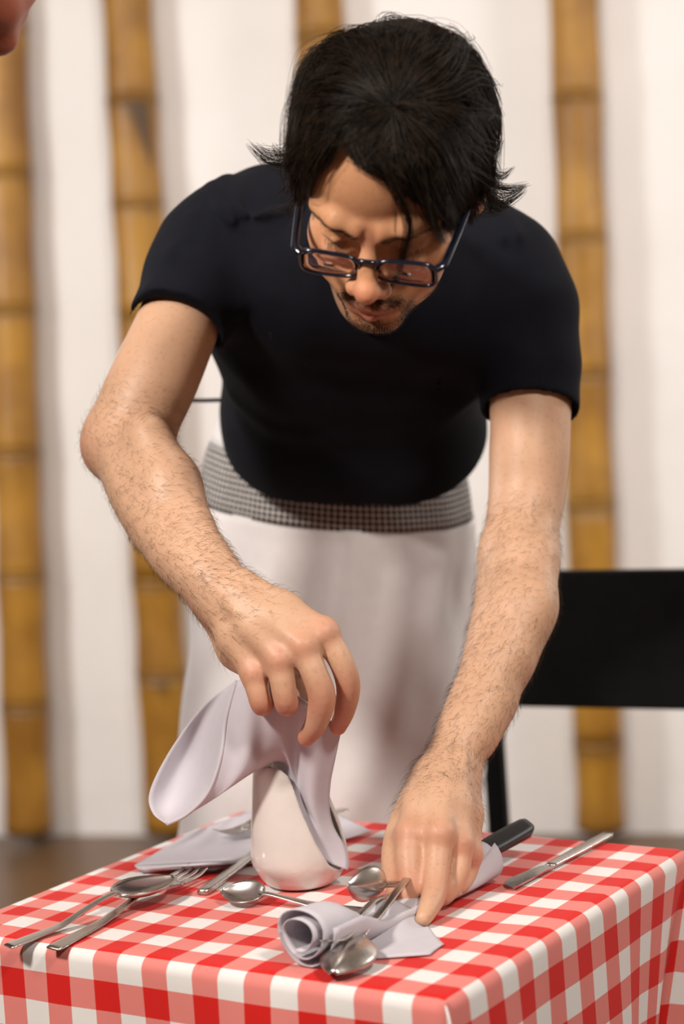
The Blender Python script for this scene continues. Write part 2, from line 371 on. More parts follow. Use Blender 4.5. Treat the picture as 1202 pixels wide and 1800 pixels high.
# ------------------------------------------------------------------ implicit-surface modeller (numpy, sparse surface nets)
class Field:
    def __init__(self): self.ops = []
    def _add(self, fn, lo, hi, k, op): self.ops.append((op, fn, np.asarray(lo, float), np.asarray(hi, float), k)); return self
    def cone(self, a, b, ra, rb, k=0.01, op='u', flat=None):
        a = np.asarray(a, float); b = np.asarray(b, float); ab = b - a; L = float(ab @ ab) + 1e-12
        rm = max(ra, rb)
        if flat is not None: fn_n = nrm(np.asarray(flat[0], float)); fs = flat[1]
        def f(p):
            q = p - a; t = np.clip((q @ ab) / L, 0, 1); q = q - t[:, None] * ab; r = ra + (rb - ra) * t
            if flat is None: return np.sqrt(np.einsum('ij,ij->i', q, q)) - r
            c = q @ fn_n; q = q + (c * (1 / fs - 1))[:, None] * fn_n
            return (np.sqrt((q * q).sum(1)) - r) * (0.5 * (1 + fs) if fs < 1 else 1.0)
        m = rm * (max(1.0, flat[1]) if flat is not None else 1.0)
        return self._add(f, np.minimum(a, b) - m, np.maximum(a, b) + m, k, op)
    def chain(self, pts, k=0.01, op='u', flat=None):
        for (a, ra), (b, rb) in zip(pts[:-1], pts[1:]): self.cone(a, b, ra, rb, k, op, flat)
        return self
    def limb(self, pts, k=0.01, n=None, flat=None, op='u'):
        """one smooth tapered tube through the stations (centre, radius)"""
        q = catmull(np.array([np.append(p, r) for p, r in pts]), n or 3 * len(pts)); C, R_ = q[:, :3], np.maximum(q[:, 3], 0.002)
        if flat is not None: fn_n = nrm(np.asarray(flat[0], float)); fs = flat[1]
        MID = (C[1:] + C[:-1]) / 2; HALF = np.linalg.norm(C[1:] - C[:-1], axis=1) / 2 + np.maximum(R_[1:], R_[:-1]); RMIN = np.minimum(R_[1:], R_[:-1]); FS = 1.0 if flat is None else flat[1]
        def f(p):
            best = np.full(len(p), 9.0); pc = (p.min(0) + p.max(0)) / 2; pr = np.linalg.norm(p.max(0) - p.min(0)) / 2
            dm = np.linalg.norm(MID - pc, axis=1); keep = np.where(dm - HALF <= (dm - RMIN).min() / FS + 2 * pr / FS + 1e-4)[0]
            for a, b, ra, rb in ((C[i], C[i + 1], R_[i], R_[i + 1]) for i in keep):
                ab = b - a; v = p - a; t = np.clip((v @ ab) / (ab @ ab + 1e-12), 0, 1); v = v - t[:, None] * ab
                if flat is not None: c = v @ fn_n; v = v + (c * (1 / fs - 1))[:, None] * fn_n
                best = np.minimum(best, np.sqrt(np.einsum('ij,ij->i', v, v)) - (ra + (rb - ra) * t))
            return best
        m = R_.max(); return self._add(f, C.min(0) - m, C.max(0) + m, k, op)
    def ell(self, c, r, k=0.01, op='u', rot=None):
        c = np.asarray(c, float); r = np.asarray(r, float); rot = np.eye(3) if rot is None else np.asarray(rot, float)   # columns = axes
        def f(p):
            q = (p - c) @ rot; k0 = np.sqrt(((q / r) ** 2).sum(1)); k1 = np.sqrt(((q / (r * r)) ** 2).sum(1)) + 1e-9
            return np.where(k0 < 0.15, k0 * r.min() - r.min(), k0 * (k0 - 1) / k1)
        m = r.max(); return self._add(f, c - m, c + m, k, op)
    def plane(self, pt, n, k=0.002, op='s', lo=None, hi=None):
        """removes the side the normal points to (half space), within a box"""
        pt = np.asarray(pt, float); n = nrm(n)
        def f(p):
            d = -((p - pt) @ n)
            if lo is not None:
                c = (np.asarray(lo) + hi) / 2; h = (np.asarray(hi) - lo) / 2
                d = np.maximum(d, (np.abs(p - c) - h).max(1))
            return d
        big = 1e3; return self._add(f, (-big,) * 3 if lo is None else lo, (big,) * 3 if hi is None else hi, k, op)
    def fun(self, fn, lo, hi, k, op): return self._add(fn, lo, hi, k, op)
    def ev(self, p, ops=None):
        d = np.full(len(p), 1.0)
        for op, fn, lo, hi, k in (self.ops if ops is None else ops):
            e = fn(p)
            if op == 'u':
                h = np.clip(0.5 + 0.5 * (d - e) / k, 0, 1); d = d + (e - d) * h - k * h * (1 - h)
            elif op == 's':
                h = np.clip(0.5 - 0.5 * (d + e) / k, 0, 1); d = d + (-e - d) * h + k * h * (1 - h)
            else:  # 'd' : add a displacement
                d = d + e
        return d
    def mesh(self, h, B=9, lo=None, hi=None):
        us = [o for o in self.ops if o[0] == 'u']
        L = np.min([o[2] for o in us], 0) - 0.02 if lo is None else np.asarray(lo, float)
        U = np.max([o[3] for o in us], 0) + 0.02 if hi is None else np.asarray(hi, float)
        bs = B * h; nb = np.ceil((U - L) / bs).astype(int)
        occ = np.zeros(nb, bool)
        for o in us:
            i0 = np.clip(np.floor((o[2] - o[4] - L) / bs).astype(int), 0, nb - 1); i1 = np.clip(np.floor((o[3] + o[4] - L) / bs).astype(int), 0, nb - 1)
            occ[i0[0]:i1[0] + 1, i0[1]:i1[1] + 1, i0[2]:i1[2] + 1] = True
        idx = np.argwhere(occ); cen = L + (idx + 0.5) * bs
        dc = self.ev(cen); idx = idx[np.abs(dc) < bs * 0.87 * 1.3 + 0.003]
        g = np.arange(B + 1); G = np.stack(np.meshgrid(g, g, g, indexing='ij'), -1).reshape(-1, 3)
        tot = nb * B + 3; s1 = int(tot[1] * tot[2]); s2 = int(tot[2])
        keys = []; verts = []; quads = []
        OL = np.array([q[2] - q[4] - 0.017 for q in self.ops]); OH = np.array([q[3] + q[4] + 0.017 for q in self.ops])
        cor = np.array([[i, j, k] for i in (0, 1) for j in (0, 1) for k in (0, 1)])
        edges = [(a, b) for a in range(8) for b in range(a + 1, 8) if np.abs(cor[a] - cor[b]).sum() == 1]
        for bi in idx:
            o = L + bi * bs; p = o + G * h
            b0, b1 = o, o + bs
            ops = [self.ops[i_] for i_ in np.where(((OL <= b1) & (OH >= b0)).all(1))[0]]
            if not ops: continue
            D = self.ev(p, ops).reshape(B + 1, B + 1, B + 1); S = D < 0
            if S.all() or not S.any(): continue
            c = [S[i:B + i, j:B + j, k:B + k] for i, j, k in cor]; sm = sum(x.astype(np.int8) for x in c)
            act = np.argwhere((sm > 0) & (sm < 8))
            if not len(act): continue
            acc = np.zeros((len(act), 3)); cnt = np.zeros(len(act))
            dv = [D[act[:, 0] + i, act[:, 1] + j, act[:, 2] + k] for i, j, k in cor]
            for a, b in edges:
                m = (dv[a] < 0) != (dv[b] < 0); t = np.where(m, dv[a] / np.where(m, dv[a] - dv[b], 1), 0)[:, None]
                acc += np.where(m[:, None], cor[a] * (1 - t) + cor[b] * t, 0); cnt += m
            gi = act + bi * B + 1
            keys.append(gi[:, 0] * s1 + gi[:, 1] * s2 + gi[:, 2]); verts.append(o + (act + acc / cnt[:, None]) * h)
            T = S[:B, :B, :B]
            for ax, (d1, d2) in enumerate((((0, 1, 0), (0, 0, 1)), ((0, 0, 1), (1, 0, 0)), ((1, 0, 0), (0, 1, 0)))):
                sl = [slice(0, B)] * 3; sl[ax] = slice(1, B + 1); T2 = S[tuple(sl)]
                e = np.argwhere(T != T2)
                if not len(e): continue
                flip = T[e[:, 0], e[:, 1], e[:, 2]]; e = e + bi * B + 1
                d1 = np.array(d1); d2 = np.array(d2)
                kk = lambda q: q[:, 0] * s1 + q[:, 1] * s2 + q[:, 2]
                Q = np.stack([kk(e - d1 - d2), kk(e - d2), kk(e), kk(e - d1)], -1)
                Q[~flip] = Q[~flip][:, ::-1]; quads.append(Q)
        keys = np.concatenate(keys); verts = np.concatenate(verts); quads = np.concatenate(quads)
        o = np.argsort(keys); keys = keys[o]; verts = verts[o]
        ix = np.minimum(np.searchsorted(keys, quads), len(keys) - 1); ok = (keys[ix] == quads).all(1)
        return verts, ix[ok]
    def cast(self, p0, d, tmax=4.0, n=70):
        """sphere-trace many rays; returns distance (nan = miss) and the closest-approach distance"""
        t = np.zeros(len(p0)); best = np.full(len(p0), 9.0); tb = t.copy(); hit = np.zeros(len(p0), bool)
        for _ in range(n):
            e = self.ev(p0 + d * t[:, None]); upd = e < best; best = np.where(upd, e, best); tb = np.where(upd, t, tb)
            hit |= e < 0.0006; t = t + np.where(hit, 0, np.maximum(e, 0.0005) * 0.8)
        return np.where(hit, t, np.nan), tb
def field_obj(name, field, h, mat, parent=None, B=9):
    V, Q = field.mesh(h, B); me = mesh_np(name, V, Q); return link(name, me, mat, parent), V
def relax(V, Q, it=2, lam=0.5):
    """light Laplacian smoothing of a quad mesh"""
    n = len(V); e = np.concatenate([Q[:, [0, 1]], Q[:, [1, 2]], Q[:, [2, 3]], Q[:, [3, 0]]])
    for _ in range(it):
        s = np.zeros_like(V); c = np.zeros(n)
        for k in range(3): s[:, k] = np.bincount(e[:, 0], V[e[:, 1], k], n) + np.bincount(e[:, 1], V[e[:, 0], k], n)
        c = np.bincount(e[:, 0], minlength=n) + np.bincount(e[:, 1], minlength=n)
        V = V + lam * (s / np.maximum(c, 1)[:, None] - V)
    return V
def vnormals(V, Q):
    a = np.cross(V[Q[:, 2]] - V[Q[:, 0]], V[Q[:, 3]] - V[Q[:, 1]]); Nn = np.zeros_like(V)
    for k in range(4):
        for c in range(3): Nn[:, c] += np.bincount(Q[:, k], a[:, c], len(V))
    return nrm(Nn)
def strands_mesh(name, S, R, sides=3):
    """S (n,m,3) strand points, R (n,m) radii"""
    n, m, _ = S.shape; t = nrm(np.gradient(S, axis=1)); ref = np.array([0.31, -0.8, 0.52])
    u = nrm(np.cross(t, ref)); v = np.cross(t, u)
    a = np.linspace(0, 2 * np.pi, sides, endpoint=False)
    V = S[:, :, None] + (np.cos(a)[:, None] * u[:, :, None] + np.sin(a)[:, None] * v[:, :, None]) * R[:, :, None, None]
    V = V.reshape(-1, 3)
    base = (np.arange(n) * m * sides)[:, None, None]; i = np.arange(m - 1)[None, :, None]; j = np.arange(sides)[None, None, :]; j2 = (j + 1) % sides
    Q = np.stack([base + i * sides + j, base + i * sides + j2, base + (i + 1) * sides + j2, base + (i + 1) * sides + j], -1).reshape(-1, 4)
    return mesh_np(name, V, Q)

# ------------------------------------------------------------------ table and cloth
TZ = 0.75                                                   # height of the cloth surface
T_O = np.array([0.2921, 1.9722, TZ]); _th = math.radians(146.82); PER = 0.05515
E_U = np.array([math.cos(_th), math.sin(_th), 0]); E_V = np.array([-math.sin(_th), math.cos(_th), 0])
U0, U1, V0, V1 = -0.36, 9.62, -0.42, 8.38                     # table edges counted in checks
def tab(u, v, z=0.0): return T_O + E_U * (u * PER) + E_V * (v * PER) + np.array([0, 0, z])
def make_cloth():
    """flat square cloth: centre panel, four hanging sides, four folded ears at the corners"""
    cx, cy = (U0 + U1) / 2 * PER, (V0 + V1) / 2 * PER
    ax, ay = (U1 - U0) / 2 * PER, (V1 - V0) / 2 * PER; D = 0.30
    nx, ny, nd = 74, 66, 34
    er = 0.012                                                # edge rounding radius
    def axis(a, n):
        inner = np.linspace(-a + er, a - er, n); fine = np.linspace(0, er * 1.57, 7)[1:]; rest = np.linspace(er * 1.57, D, nd)[1:]
        out = np.concatenate([fine, rest]); return np.concatenate([-(a - er) - out[::-1], inner, (a - er) + out])
    X, Y = axis(ax, nx), axis(ay, ny); GX, GY = np.meshgrid(X, Y, indexing='ij')
    bx, by = ax - er, ay - er
    p = np.clip(np.abs(GX) - bx, 0, None); q = np.clip(np.abs(GY) - by, 0, None); sx, sy = np.sign(GX), np.sign(GY)
    ix, iy = np.clip(GX, -bx, bx), np.clip(GY, -by, by)
    def fold(t):                                               # arc-length over the rounded edge -> (out, down)
        a = np.clip(t / er, 0, np.pi / 2); return er * np.sin(a), er * (1 - np.cos(a)) + np.clip(t - er * np.pi / 2, 0, None)
    op, dp = fold(p); oq, dq = fold(q)
    mn, mx = np.minimum(p, q), np.maximum(p, q)
    corner = (p > 0) & (q > 0)
    # waves that grow down the hanging sides
    s_al = np.where(p > q, GY, GX); side = np.where(p > q, np.where(sx > 0, 0.0, 2.1), np.where(sy > 0, 4.4, 1.3))
    hang = np.clip(mx - er, 0, None)
    wave = (np.sin(s_al * 31 + side) * 0.5 + np.sin(s_al * 17 + 2 * side + 1.0) * 0.6 + np.sin(s_al * 58 + side * 3) * 0.18) * hang * 0.045
    wave = wave * np.clip((np.where(p > q, by - np.abs(iy), bx - np.abs(ix))) / 0.05 + 0.15, 0, 1) + hang * 0.02
    x = ix + sx * (op + np.where((p > 0) & (q <= p), wave, 0)); y = iy + sy * (oq + np.where((q > 0) & (p < q), wave, 0))
    z = -np.maximum(dp, dq)
    # ears
    om, dm = fold(mx); ear = np.clip(mn, 0, None)
    k_out = 0.70; ang = np.where(p > q, 1.0, -1.0) * (0.10 + 0.30 * np.clip(mx / D, 0, 1)) * np.clip((mx - mn) / 0.05, 0, 1) ** 0.5
    dirx = np.where(p > q, 0.7071 + 0.0, 0.7071); th = math.pi / 4 - ang * 0.9
    ex, ey = np.cos(th), np.sin(th)
    xe = ix + sx * (np.minimum(om, er) * 0.75 + ear * k_out * ex); ye = iy + sy * (np.minimum(om, er) * 0.75 + ear * k_out * ey); ze = -(dm + (1 - k_out) * 0.7 * ear)
    x = np.where(corner, xe, x); y = np.where(corner, ye, y); z = np.where(corner, ze, z)
    # at the back right corner the side is drawn in and the ear swings out to the right
    br = (sx < 0) & (sy < 0); near = np.clip(1 - (by - np.abs(iy)) / 0.17, 0, 1) ** 1.5
    drop_ = np.clip(-z - er, 0, None)
    sel = (GX < -bx) & (GY < 0)
    y = np.where(sel, y + 0.52 * drop_ * near * np.where(corner & br, np.clip(1 - mn / 0.10, 0, 1), 1), y)
    x = np.where(sel & ~corner, x + 0.10 * drop_ * near, x)
    x = np.where(corner & br, ix - (np.minimum(om, er) * 0.75 + ear * 0.86), x); y = np.where(corner & br, iy + 0.52 * drop_ * np.clip(1 - mn / 0.10, 0, 1) - np.minimum(om, er) * 0.75 - ear * 0.10 - np.where(q > p, 0.02 * np.clip((mx - mn) / 0.03, 0, 1) * np.clip(ear / 0.02, 0, 1), 0), y)
    # faint puckers of the top
    top = (p == 0) & (q == 0)
    z = z + np.where(top, 0.0006 * np.sin(GX * 60 + GY * 22) * np.sin(GY * 41 - GX * 13), 0) 
    W = (T_O + E_U * (cx)  + E_V * cy)[None, None] + x[..., None] * E_U + y[..., None] * E_V + z[..., None] * np.array([0, 0, 1.0])
    nu, nv = GX.shape; Q = grid_faces(nu, nv)
    V = W.reshape(-1, 3); me = mesh_np('tablecloth', V, Q)
    if me.polygons[len(me.polygons) // 2].normal.z < 0: me.flip_normals()
    uvl = me.uv_layers.new(name='cloth'); li = np.zeros(len(me.loops), np.int32); me.loops.foreach_get('vertex_index', li)
    UV = np.stack([(GX + cx) / PER, (GY + cy) / PER], -1).reshape(-1, 2)[li]; uvl.data.foreach_set('uv', UV.astype(np.float32).ravel())
    o = link('tablecloth', me, MAT['gingham'])
    s = o.modifiers.new('thickness', 'SOLIDIFY'); s.thickness = 0.0012; s.offset = -1
    return tag(o, 'red and white gingham tablecloth hanging over the square table', 'tablecloth')
make_cloth()
tc_ = tab((U0 + U1) / 2, (V0 + V1) / 2)
table = empty('table', (tc_[0], tc_[1], 0), 'small square table hidden under the gingham cloth', 'table')
def oriented_box(name, u0, u1, v0, v1, z0, z1, mat, parent, bev=0.004):
    me = box_mesh(name, (u0, v0, z0), (u1, v1, z1), bev)
    n = len(me.vertices); c = np.zeros(n * 3, np.float32); me.vertices.foreach_get('co', c); c = c.reshape(-1, 3)
    wv = np.array([T_O[0], T_O[1], 0]) + c[:, :1] * E_U + c[:, 1:2] * E_V + c[:, 2:] * np.array([0, 0, 1.0])
    me.vertices.foreach_set('co', wv.astype(np.float32).ravel()); me.flip_normals() if np.linalg.det(np.stack([E_U, E_V, [0, 0, 1]])) < 0 else None
    return link(name, me, mat, parent)
g_ = 0.004
oriented_box('table_top', U0 * PER + g_, U1 * PER - g_, V0 * PER + g_, V1 * PER - g_, TZ - 0.028, TZ - 0.0025, MAT['wood'], table, 0.008)
for uu in (U0 + 0.7, U1 - 0.7):
    for vv in (V0 + 0.7, V1 - 0.7):
        oriented_box('leg', uu * PER - 0.022, uu * PER + 0.022, vv * PER - 0.022, vv * PER + 0.022, 0, TZ - 0.028, MAT['wood'], table)

# ------------------------------------------------------------------ black chair behind the table
def make_chair():
    pl = P(846, 1120, 2.80); pr = P(1310, 1120, 2.64)
    ax = pr - pl; ax[2] = 0; wdt = np.linalg.norm(ax[:2]); ax = nrm(ax); back = np.array([-ax[1], ax[0], 0.0])    # away from camera
    if back[1] < 0: back = -back
    fr = -back                                                # the seat extends toward the table
    ztop = P(1000, 1001, 2.747)[2]; zbot = P(1000, 1242, 2.747)[2]
    o3 = np.array([pl[0], pl[1], 0.0])
    root = empty('chair', o3, 'black chair with a wide flat backrest behind the right of the table', 'chair')
    def bx(name, a0, a1, f0, f1, z0, z1, bev=0.006):
        me = box_mesh(name, (a0, f0, z0), (a1, f1, z1), bev); n = len(me.vertices); c = np.zeros(n * 3, np.float32)
        me.vertices.foreach_get('co', c); c = c.reshape(-1, 3)
        wv = o3 + c[:, :1] * ax + c[:, 1:2] * fr + c[:, 2:] * np.array([0, 0, 1.0])
        me.vertices.foreach_set('co', wv.astype(np.float32).ravel())
        if np.linalg.det(np.stack([ax, fr, [0, 0, 1]])) < 0: me.flip_normals()
        link(name, me, MAT['black'], root)
    bx('backrest', -0.035, wdt + 0.035, -0.006, 0.012, zbot, ztop, 0.004)
    for a in (0.0, wdt):
        bx('leg', a - 0.014, a + 0.014, -0.034, -0.007, 0, ztop - 0.01)
        bx('leg', a - 0.014, a + 0.014, 0.36, 0.388, 0, 0.44)
        bx('side_rail', a - 0.011, a + 0.011, -0.007, 0.36, 0.39, 0.43)
    bx('seat', -0.02, wdt + 0.02, -0.006, 0.40, 0.44, 0.465, 0.008)
    bx('stretcher', 0.014, wdt - 0.014, 0.365, 0.383, 0.20, 0.23)
make_chair()

# ------------------------------------------------------------------ the waiter
def head_matrix(p, y, r):
    B = np.array([[1, 0, 0], [0, -1, 0], [0, 0, 1]], float).T
    Rx = np.array([[1, 0, 0], [0, math.cos(p), -math.sin(p)], [0, math.sin(p), math.cos(p)]])
    Rz = np.array([[math.cos(y), -math.sin(y), 0], [math.sin(y), math.cos(y), 0], [0, 0, 1]])
    Ry = np.array([[math.cos(r), 0, math.sin(r)], [0, 1, 0], [-math.sin(r), 0, math.cos(r)]])
    return Ry @ Rx @ Rz @ B                                     # columns: side, face-forward, up of the head
class Head:
    def __init__(self, M, O): self.M = M; self.O = np.asarray(O, float)
    def w(self, *mm): return self.O + self.M @ (np.asarray(mm, float) / 1000)
    def loc(self, p): return (p - self.O) @ self.M * 1000
def add_head(f, H, frown=1.0, ears=True):
    """one human head in millimetres, eyes at z = 0, face towards +y"""
    w = H.w; R = H.M; mm = 0.001
    def e(c, r, k, op='u', rot=None): f.ell(w(*c), np.asarray(r) * mm, k * mm, op, R if rot is None else R @ rot)
    def ch(pts, k, op='u'): f.chain([(w(*p[:3]), p[3] * mm) for p in pts], k * mm, op)
    e((0, -14, 42), (75, 97, 76), 10); e((0, 26, 40), (65, 62, 60), 30)
    e((0, 26, -34), (53, 58, 66), 30)
    for s in (-1, 1):
        ch([(s * 47, 4, -50, 13), (s * 31, 42, -82, 12), (s * 12, 74, -98, 12)], 20)
        e((s * 42, 58, -24), (20, 20, 19), 20)                                     # cheekbone
        e((s * 34, 60, -52), (20, 18, 22), 22)                                     # cheek
        ch([(s * 10, 90, 13, 7.0), (s * 30, 87, 16, 7.0), (s * 50, 70, 16, 7)], 14)   # brow ridge
    e((0, 78, -96), (18, 15, 14), 16)                                              # chin
    for s in (-1, 1):
        e((s * 32, 99, 0), (17, 13, 10), 10, 's')                                   # eye socket
        e((s * 32, 72.5, 0), (14.2, 14.5, 14), 4)                                     # lidded eye
        ch([(s * 20, 83, -3.5, 2.2), (s * 32, 87.3, -5.5, 2.4), (s * 44, 81.5, -3.5, 2.0)], 3)   # lower lid rim
        e((s * 31, 84, -20), (12, 6, 6), 10)                                          # tear bag
    # frown between the brows
    for s in (-1, 1):
        e((s * 11, 92, 13), (7.5, 6, 9), 6)
        ch([(s * 3.6, 98.5, 22, 1.7), (s * 4.0, 98.5, 8, 1.9)], 3.5, 's')
    ch([(-9, 98, 2.5, 1.3), (0, 99.5, 1.5, 1.5), (9, 98, 2.5, 1.3)], 4, 's')
    # nose
    ch([(0, 89, 3, 7.5), (0, 101, -16, 8.2), (0, 111, -32, 9.6)], 8)
    e((0, 114.5, -36), (10.2, 11, 9.8), 6)
    for s in (-1, 1):
        e((s * 12.5, 103, -40), (8, 10.5, 8), 5)
        e((s * 7, 110, -47.5), (3.6, 5.5, 4.2), 2.5, 's')
        ch([(s * 19, 97, -36, 1.6), (s * 22, 93, -48, 1.4)], 6, 's')
        ch([(s * 20, 93, -46, 1.5), (s * 32, 83, -68, 1.2)], 9, 's')                   # nasolabial fold
    # mouth
    e((0, 77, -66), (31, 20, 25), 16)
    ch([(-25, 86, -71, 3.2), (-8, 97.5, -67.5, 4.6), (0, 97.5, -69, 4.4), (8, 97.5, -67.5, 4.6), (25, 86, -71, 3.2)], 5)
    ch([(-21, 87, -77, 3.5), (0, 95.5, -80.5, 6.0), (21, 87, -77, 3.5)], 5)
    ch([(-26, 89, -73, 1.1), (-9, 101, -73.5, 1.5), (0, 102, -74, 1.5), (9, 101, -73.5, 1.5), (26, 89, -73, 1.1)], 2.5, 's')
    ch([(-10, 96, -89.5, 3.5), (10, 96, -89.5, 3.5)], 9, 's')
    e((0, 101, -58), (2.5, 3, 8), 4, 's')
    if ears:
        for s in (-1, 1):
            t = 0.35 * s; rot = np.array([[math.cos(t), -math.sin(t), 0], [math.sin(t), math.cos(t), 0], [0, 0, 1]])
            e((s * 78, -10, -4), (5.5, 17, 29), 5, rot=rot); e((s * 77, -6, -28), (5.5, 9, 10), 5)
            e((s * 84, -6, -1), (5.0, 10, 18), 3, 's', rot=rot)
            e((s * 80, 2, -6), (3.5, 5, 7), 3, rot=rot)
HEAD = Head(head_matrix(math.radians(44.5), math.radians(-13.2), math.radians(2.0)), (0.0632, 1.80, 1.4163))

def st(px, py, y, rpx): return (P(px, py, y), m_px(rpx, y))
body = Field()
# torso under the clothes (stays inside the shirt)
body.cone(P(450, 440, 2.20), P(850, 470, 2.20), 0.050, 0.050, 0.03)
body.cone(P(560, 560, 2.24), P(740, 570, 2.24), 0.080, 0.080, 0.05)
body.cone(P(580, 720, 2.38), P(690, 725, 2.38), 0.085, 0.085, 0.05)
body.cone(P(570, 900, 2.50), P(650, 905, 2.50), 0.095, 0.095, 0.05)
# neck
body.chain([(P(655, 425, 2.20), 0.056), (P(660, 425, 2.06), 0.052), (HEAD.w(0, -20, -56), 0.050)], 0.03)
body.chain([(HEAD.w(0, 4, -84), 0.024), (P(655, 520, 2.09), 0.028), (P(655, 530, 2.2), 0.03)], 0.03)
add_head(body, HEAD)
# right arm (left in the picture)
K = 0.012
RA = [st(380, 440, 2.18, 74), st(338, 510, 2.15, 72), st(308, 582, 2.12, 73), st(274, 660, 2.095, 77), st(244, 725, 2.08, 76), st(226, 775, 2.07, 66)]
RF = [st(230, 775, 2.07, 70), st(256, 850, 2.03, 71), st(290, 918, 1.99, 67), st(328, 968, 1.95, 61), st(366, 1012, 1.918, 54), st(392, 1042, 1.902, 50)]
body.limb(RA, 0.015); body.limb(RF[:5], 0.016)
body.limb(RF[3:], 0.012, flat=(nrm(CAM - P(370, 1010, 1.87)), 0.82))
body.ell(P(182, 785, 2.08), np.array([0.015, 0.016, 0.022]), 0.035)
body.chain([st(262, 770, 2.02, 40), st(300, 850, 1.995, 46), st(330, 920, 1.972, 38)], 0.02)      # brachioradialis
# left arm (right in the picture)
LA = [st(915, 520, 2.17, 80), st(930, 620, 2.16, 76), st(932, 732, 2.145, 71), st(930, 800, 2.135, 71), st(926, 865, 2.125, 68), st(919, 922, 2.11, 66), st(912, 972, 2.095, 67)]
LF = [st(912, 975, 2.09, 67), st(905, 1035, 2.07, 70), st(899, 1075, 2.05, 69), st(886, 1122, 2.03, 66), st(868, 1178, 2.005, 61), st(849, 1232, 1.98, 56), st(824, 1284, 1.957, 52), st(798, 1332, 1.935, 51), st(787, 1360, 1.925, 52)]
body.limb(LA, 0.015); body.limb(LF[:7], 0.015)
body.limb(LF[5:], 0.012, flat=(nrm(CAM - P(800, 1330, 1.94)), 0.80))
body.chain([st(938, 985, 2.06, 32), st(926, 1065, 2.03, 38), st(898, 1150, 2.0, 32)], 0.028)
def finger(pts, k=0.0045):
    body.limb([st(*p) for p in pts], k, 3 * len(pts))
def knuckle(px, py, y, r, k=0.008): body.ell(P(px, py, y), (m_px(r, y),) * 3, k)
toc = lambda px, py, y: nrm(CAM - P(px, py, y))
# right hand: back of the hand to the camera, fingers hanging, index and middle pinching the napkin
RW = (392, 1042, 1.902)
RM = {'i': (568, 1112, 1.862), 'm': (532, 1136, 1.850), 'r': (490, 1160, 1.853), 'p': (446, 1184, 1.865)}
roots = {'i': (428, 1032, 1.895), 'm': (412, 1040, 1.890), 'r': (396, 1050, 1.892), 'p': (378, 1062, 1.900)}
for k_, (a, b, c) in RM.items():
    r0, r1 = {'i': (30, 26), 'm': (31, 26), 'r': (30, 25), 'p': (28, 23)}[k_]
    body.chain([st(*roots[k_], r0), st(0.5 * (roots[k_][0] + a), 0.5 * (roots[k_][1] + b), 0.5 * (roots[k_][2] + c) - 0.002, (r0 + r1) / 2 + 1), st(a, b, c, r1)], 0.013)
    tv = toc(a, b, c) * m_px(r1 - 6, c)
    body.cone(P(*roots[k_]) + toc(*roots[k_]) * m_px(r0 - 4, 1.90), P(a, b, c) + tv, 0.0026, 0.0036, 0.010)   # extensor tendon
    knuckle(a + 3, b - 1, c - 0.003, r1 - 1.5)
# heel of the hand and thumb base
body.chain([st(372, 1062, 1.922, 34), st(420, 1140, 1.910, 34), st(452, 1178, 1.895, 26)], 0.015)
body.chain([st(420, 1050, 1.925, 34), st(480, 1100, 1.935, 34), st(530, 1160, 1.935, 26)], 0.015)
finger([(568, 1112, 1.862, 25), (598, 1160, 1.855, 22.5), (612, 1205, 1.860, 22), (606, 1248, 1.875, 19), (594, 1278, 1.890, 15.5)])
finger([(532, 1136, 1.850, 26), (552, 1182, 1.842, 24), (566, 1226, 1.845, 25), (556, 1270, 1.858, 21), (538, 1297, 1.872, 16)])
finger([(490, 1160, 1.853, 25), (497, 1200, 1.847, 23), (503, 1236, 1.850, 21.5), (506, 1238, 1.872, 19), (510, 1222, 1.895, 17)])
finger([(446, 1184, 1.865, 23), (453, 1215, 1.858, 21), (459, 1238, 1.860, 19.5), (463, 1238, 1.880, 18), (468, 1222, 1.898, 16)])
finger([(490, 1110, 1.940, 27), (535, 1190, 1.945, 23), (553, 1245, 1.930, 20), (556, 1290, 1.908, 16)])
# left hand: resting on the rolled napkin
LM = {'i': (722, 1466, 1.855), 'm': (773, 1466, 1.845), 'r': (808, 1484, 1.855), 'p': (826, 1502, 1.872)}
lroots = {'i': (757, 1362, 1.918), 'm': (778, 1356, 1.914), 'r': (800, 1356, 1.918), 'p': (818, 1360, 1.93)}
for k_, (a, b, c) in LM.items():
    r0, r1 = {'i': (30, 27), 'm': (31, 27), 'r': (30, 25), 'p': (26, 21)}[k_]
    body.chain([st(*lroots[k_], r0), st(0.5 * (lroots[k_][0] + a), 0.5 * (lroots[k_][1] + b), 0.5 * (lroots[k_][2] + c) - 0.002, (r0 + r1) / 2 + 1), st(a, b, c, r1)], 0.012)
    body.cone(P(*lroots[k_]) + toc(*lroots[k_]) * m_px(r0 - 4, 1.92), P(a, b, c) + toc(a, b, c) * m_px(r1 - 5, c), 0.0026, 0.0038, 0.009)
    knuckle(a, b, c - 0.004, r1 - 1.5)
finger([(722, 1466, 1.855, 27), (720, 1510, 1.836, 25), (724, 1556, 1.825, 24.5), (714, 1578, 1.822, 21), (704, 1586, 1.828, 18)])
finger([(773, 1466, 1.845, 27), (768, 1520, 1.828, 24), (763, 1570, 1.808, 23), (753, 1597, 1.786, 19), (745, 1613, 1.774, 15.5)])
finger([(808, 1484, 1.855, 24), (806, 1524, 1.842, 22), (796, 1554, 1.834, 20), (781, 1574, 1.826, 17.5), (768, 1582, 1.826, 15)])
finger([(826, 1502, 1.872, 21), (822, 1530, 1.868, 19), (812, 1551, 1.856, 17), (800, 1563, 1.850, 15), (790, 1568, 1.850, 13)])
finger([(745, 1385, 1.925, 34), (712, 1440, 1.895, 27), (694, 1492, 1.865, 24), (692, 1545, 1.842, 20), (702, 1576, 1.838, 16)], 0.012)
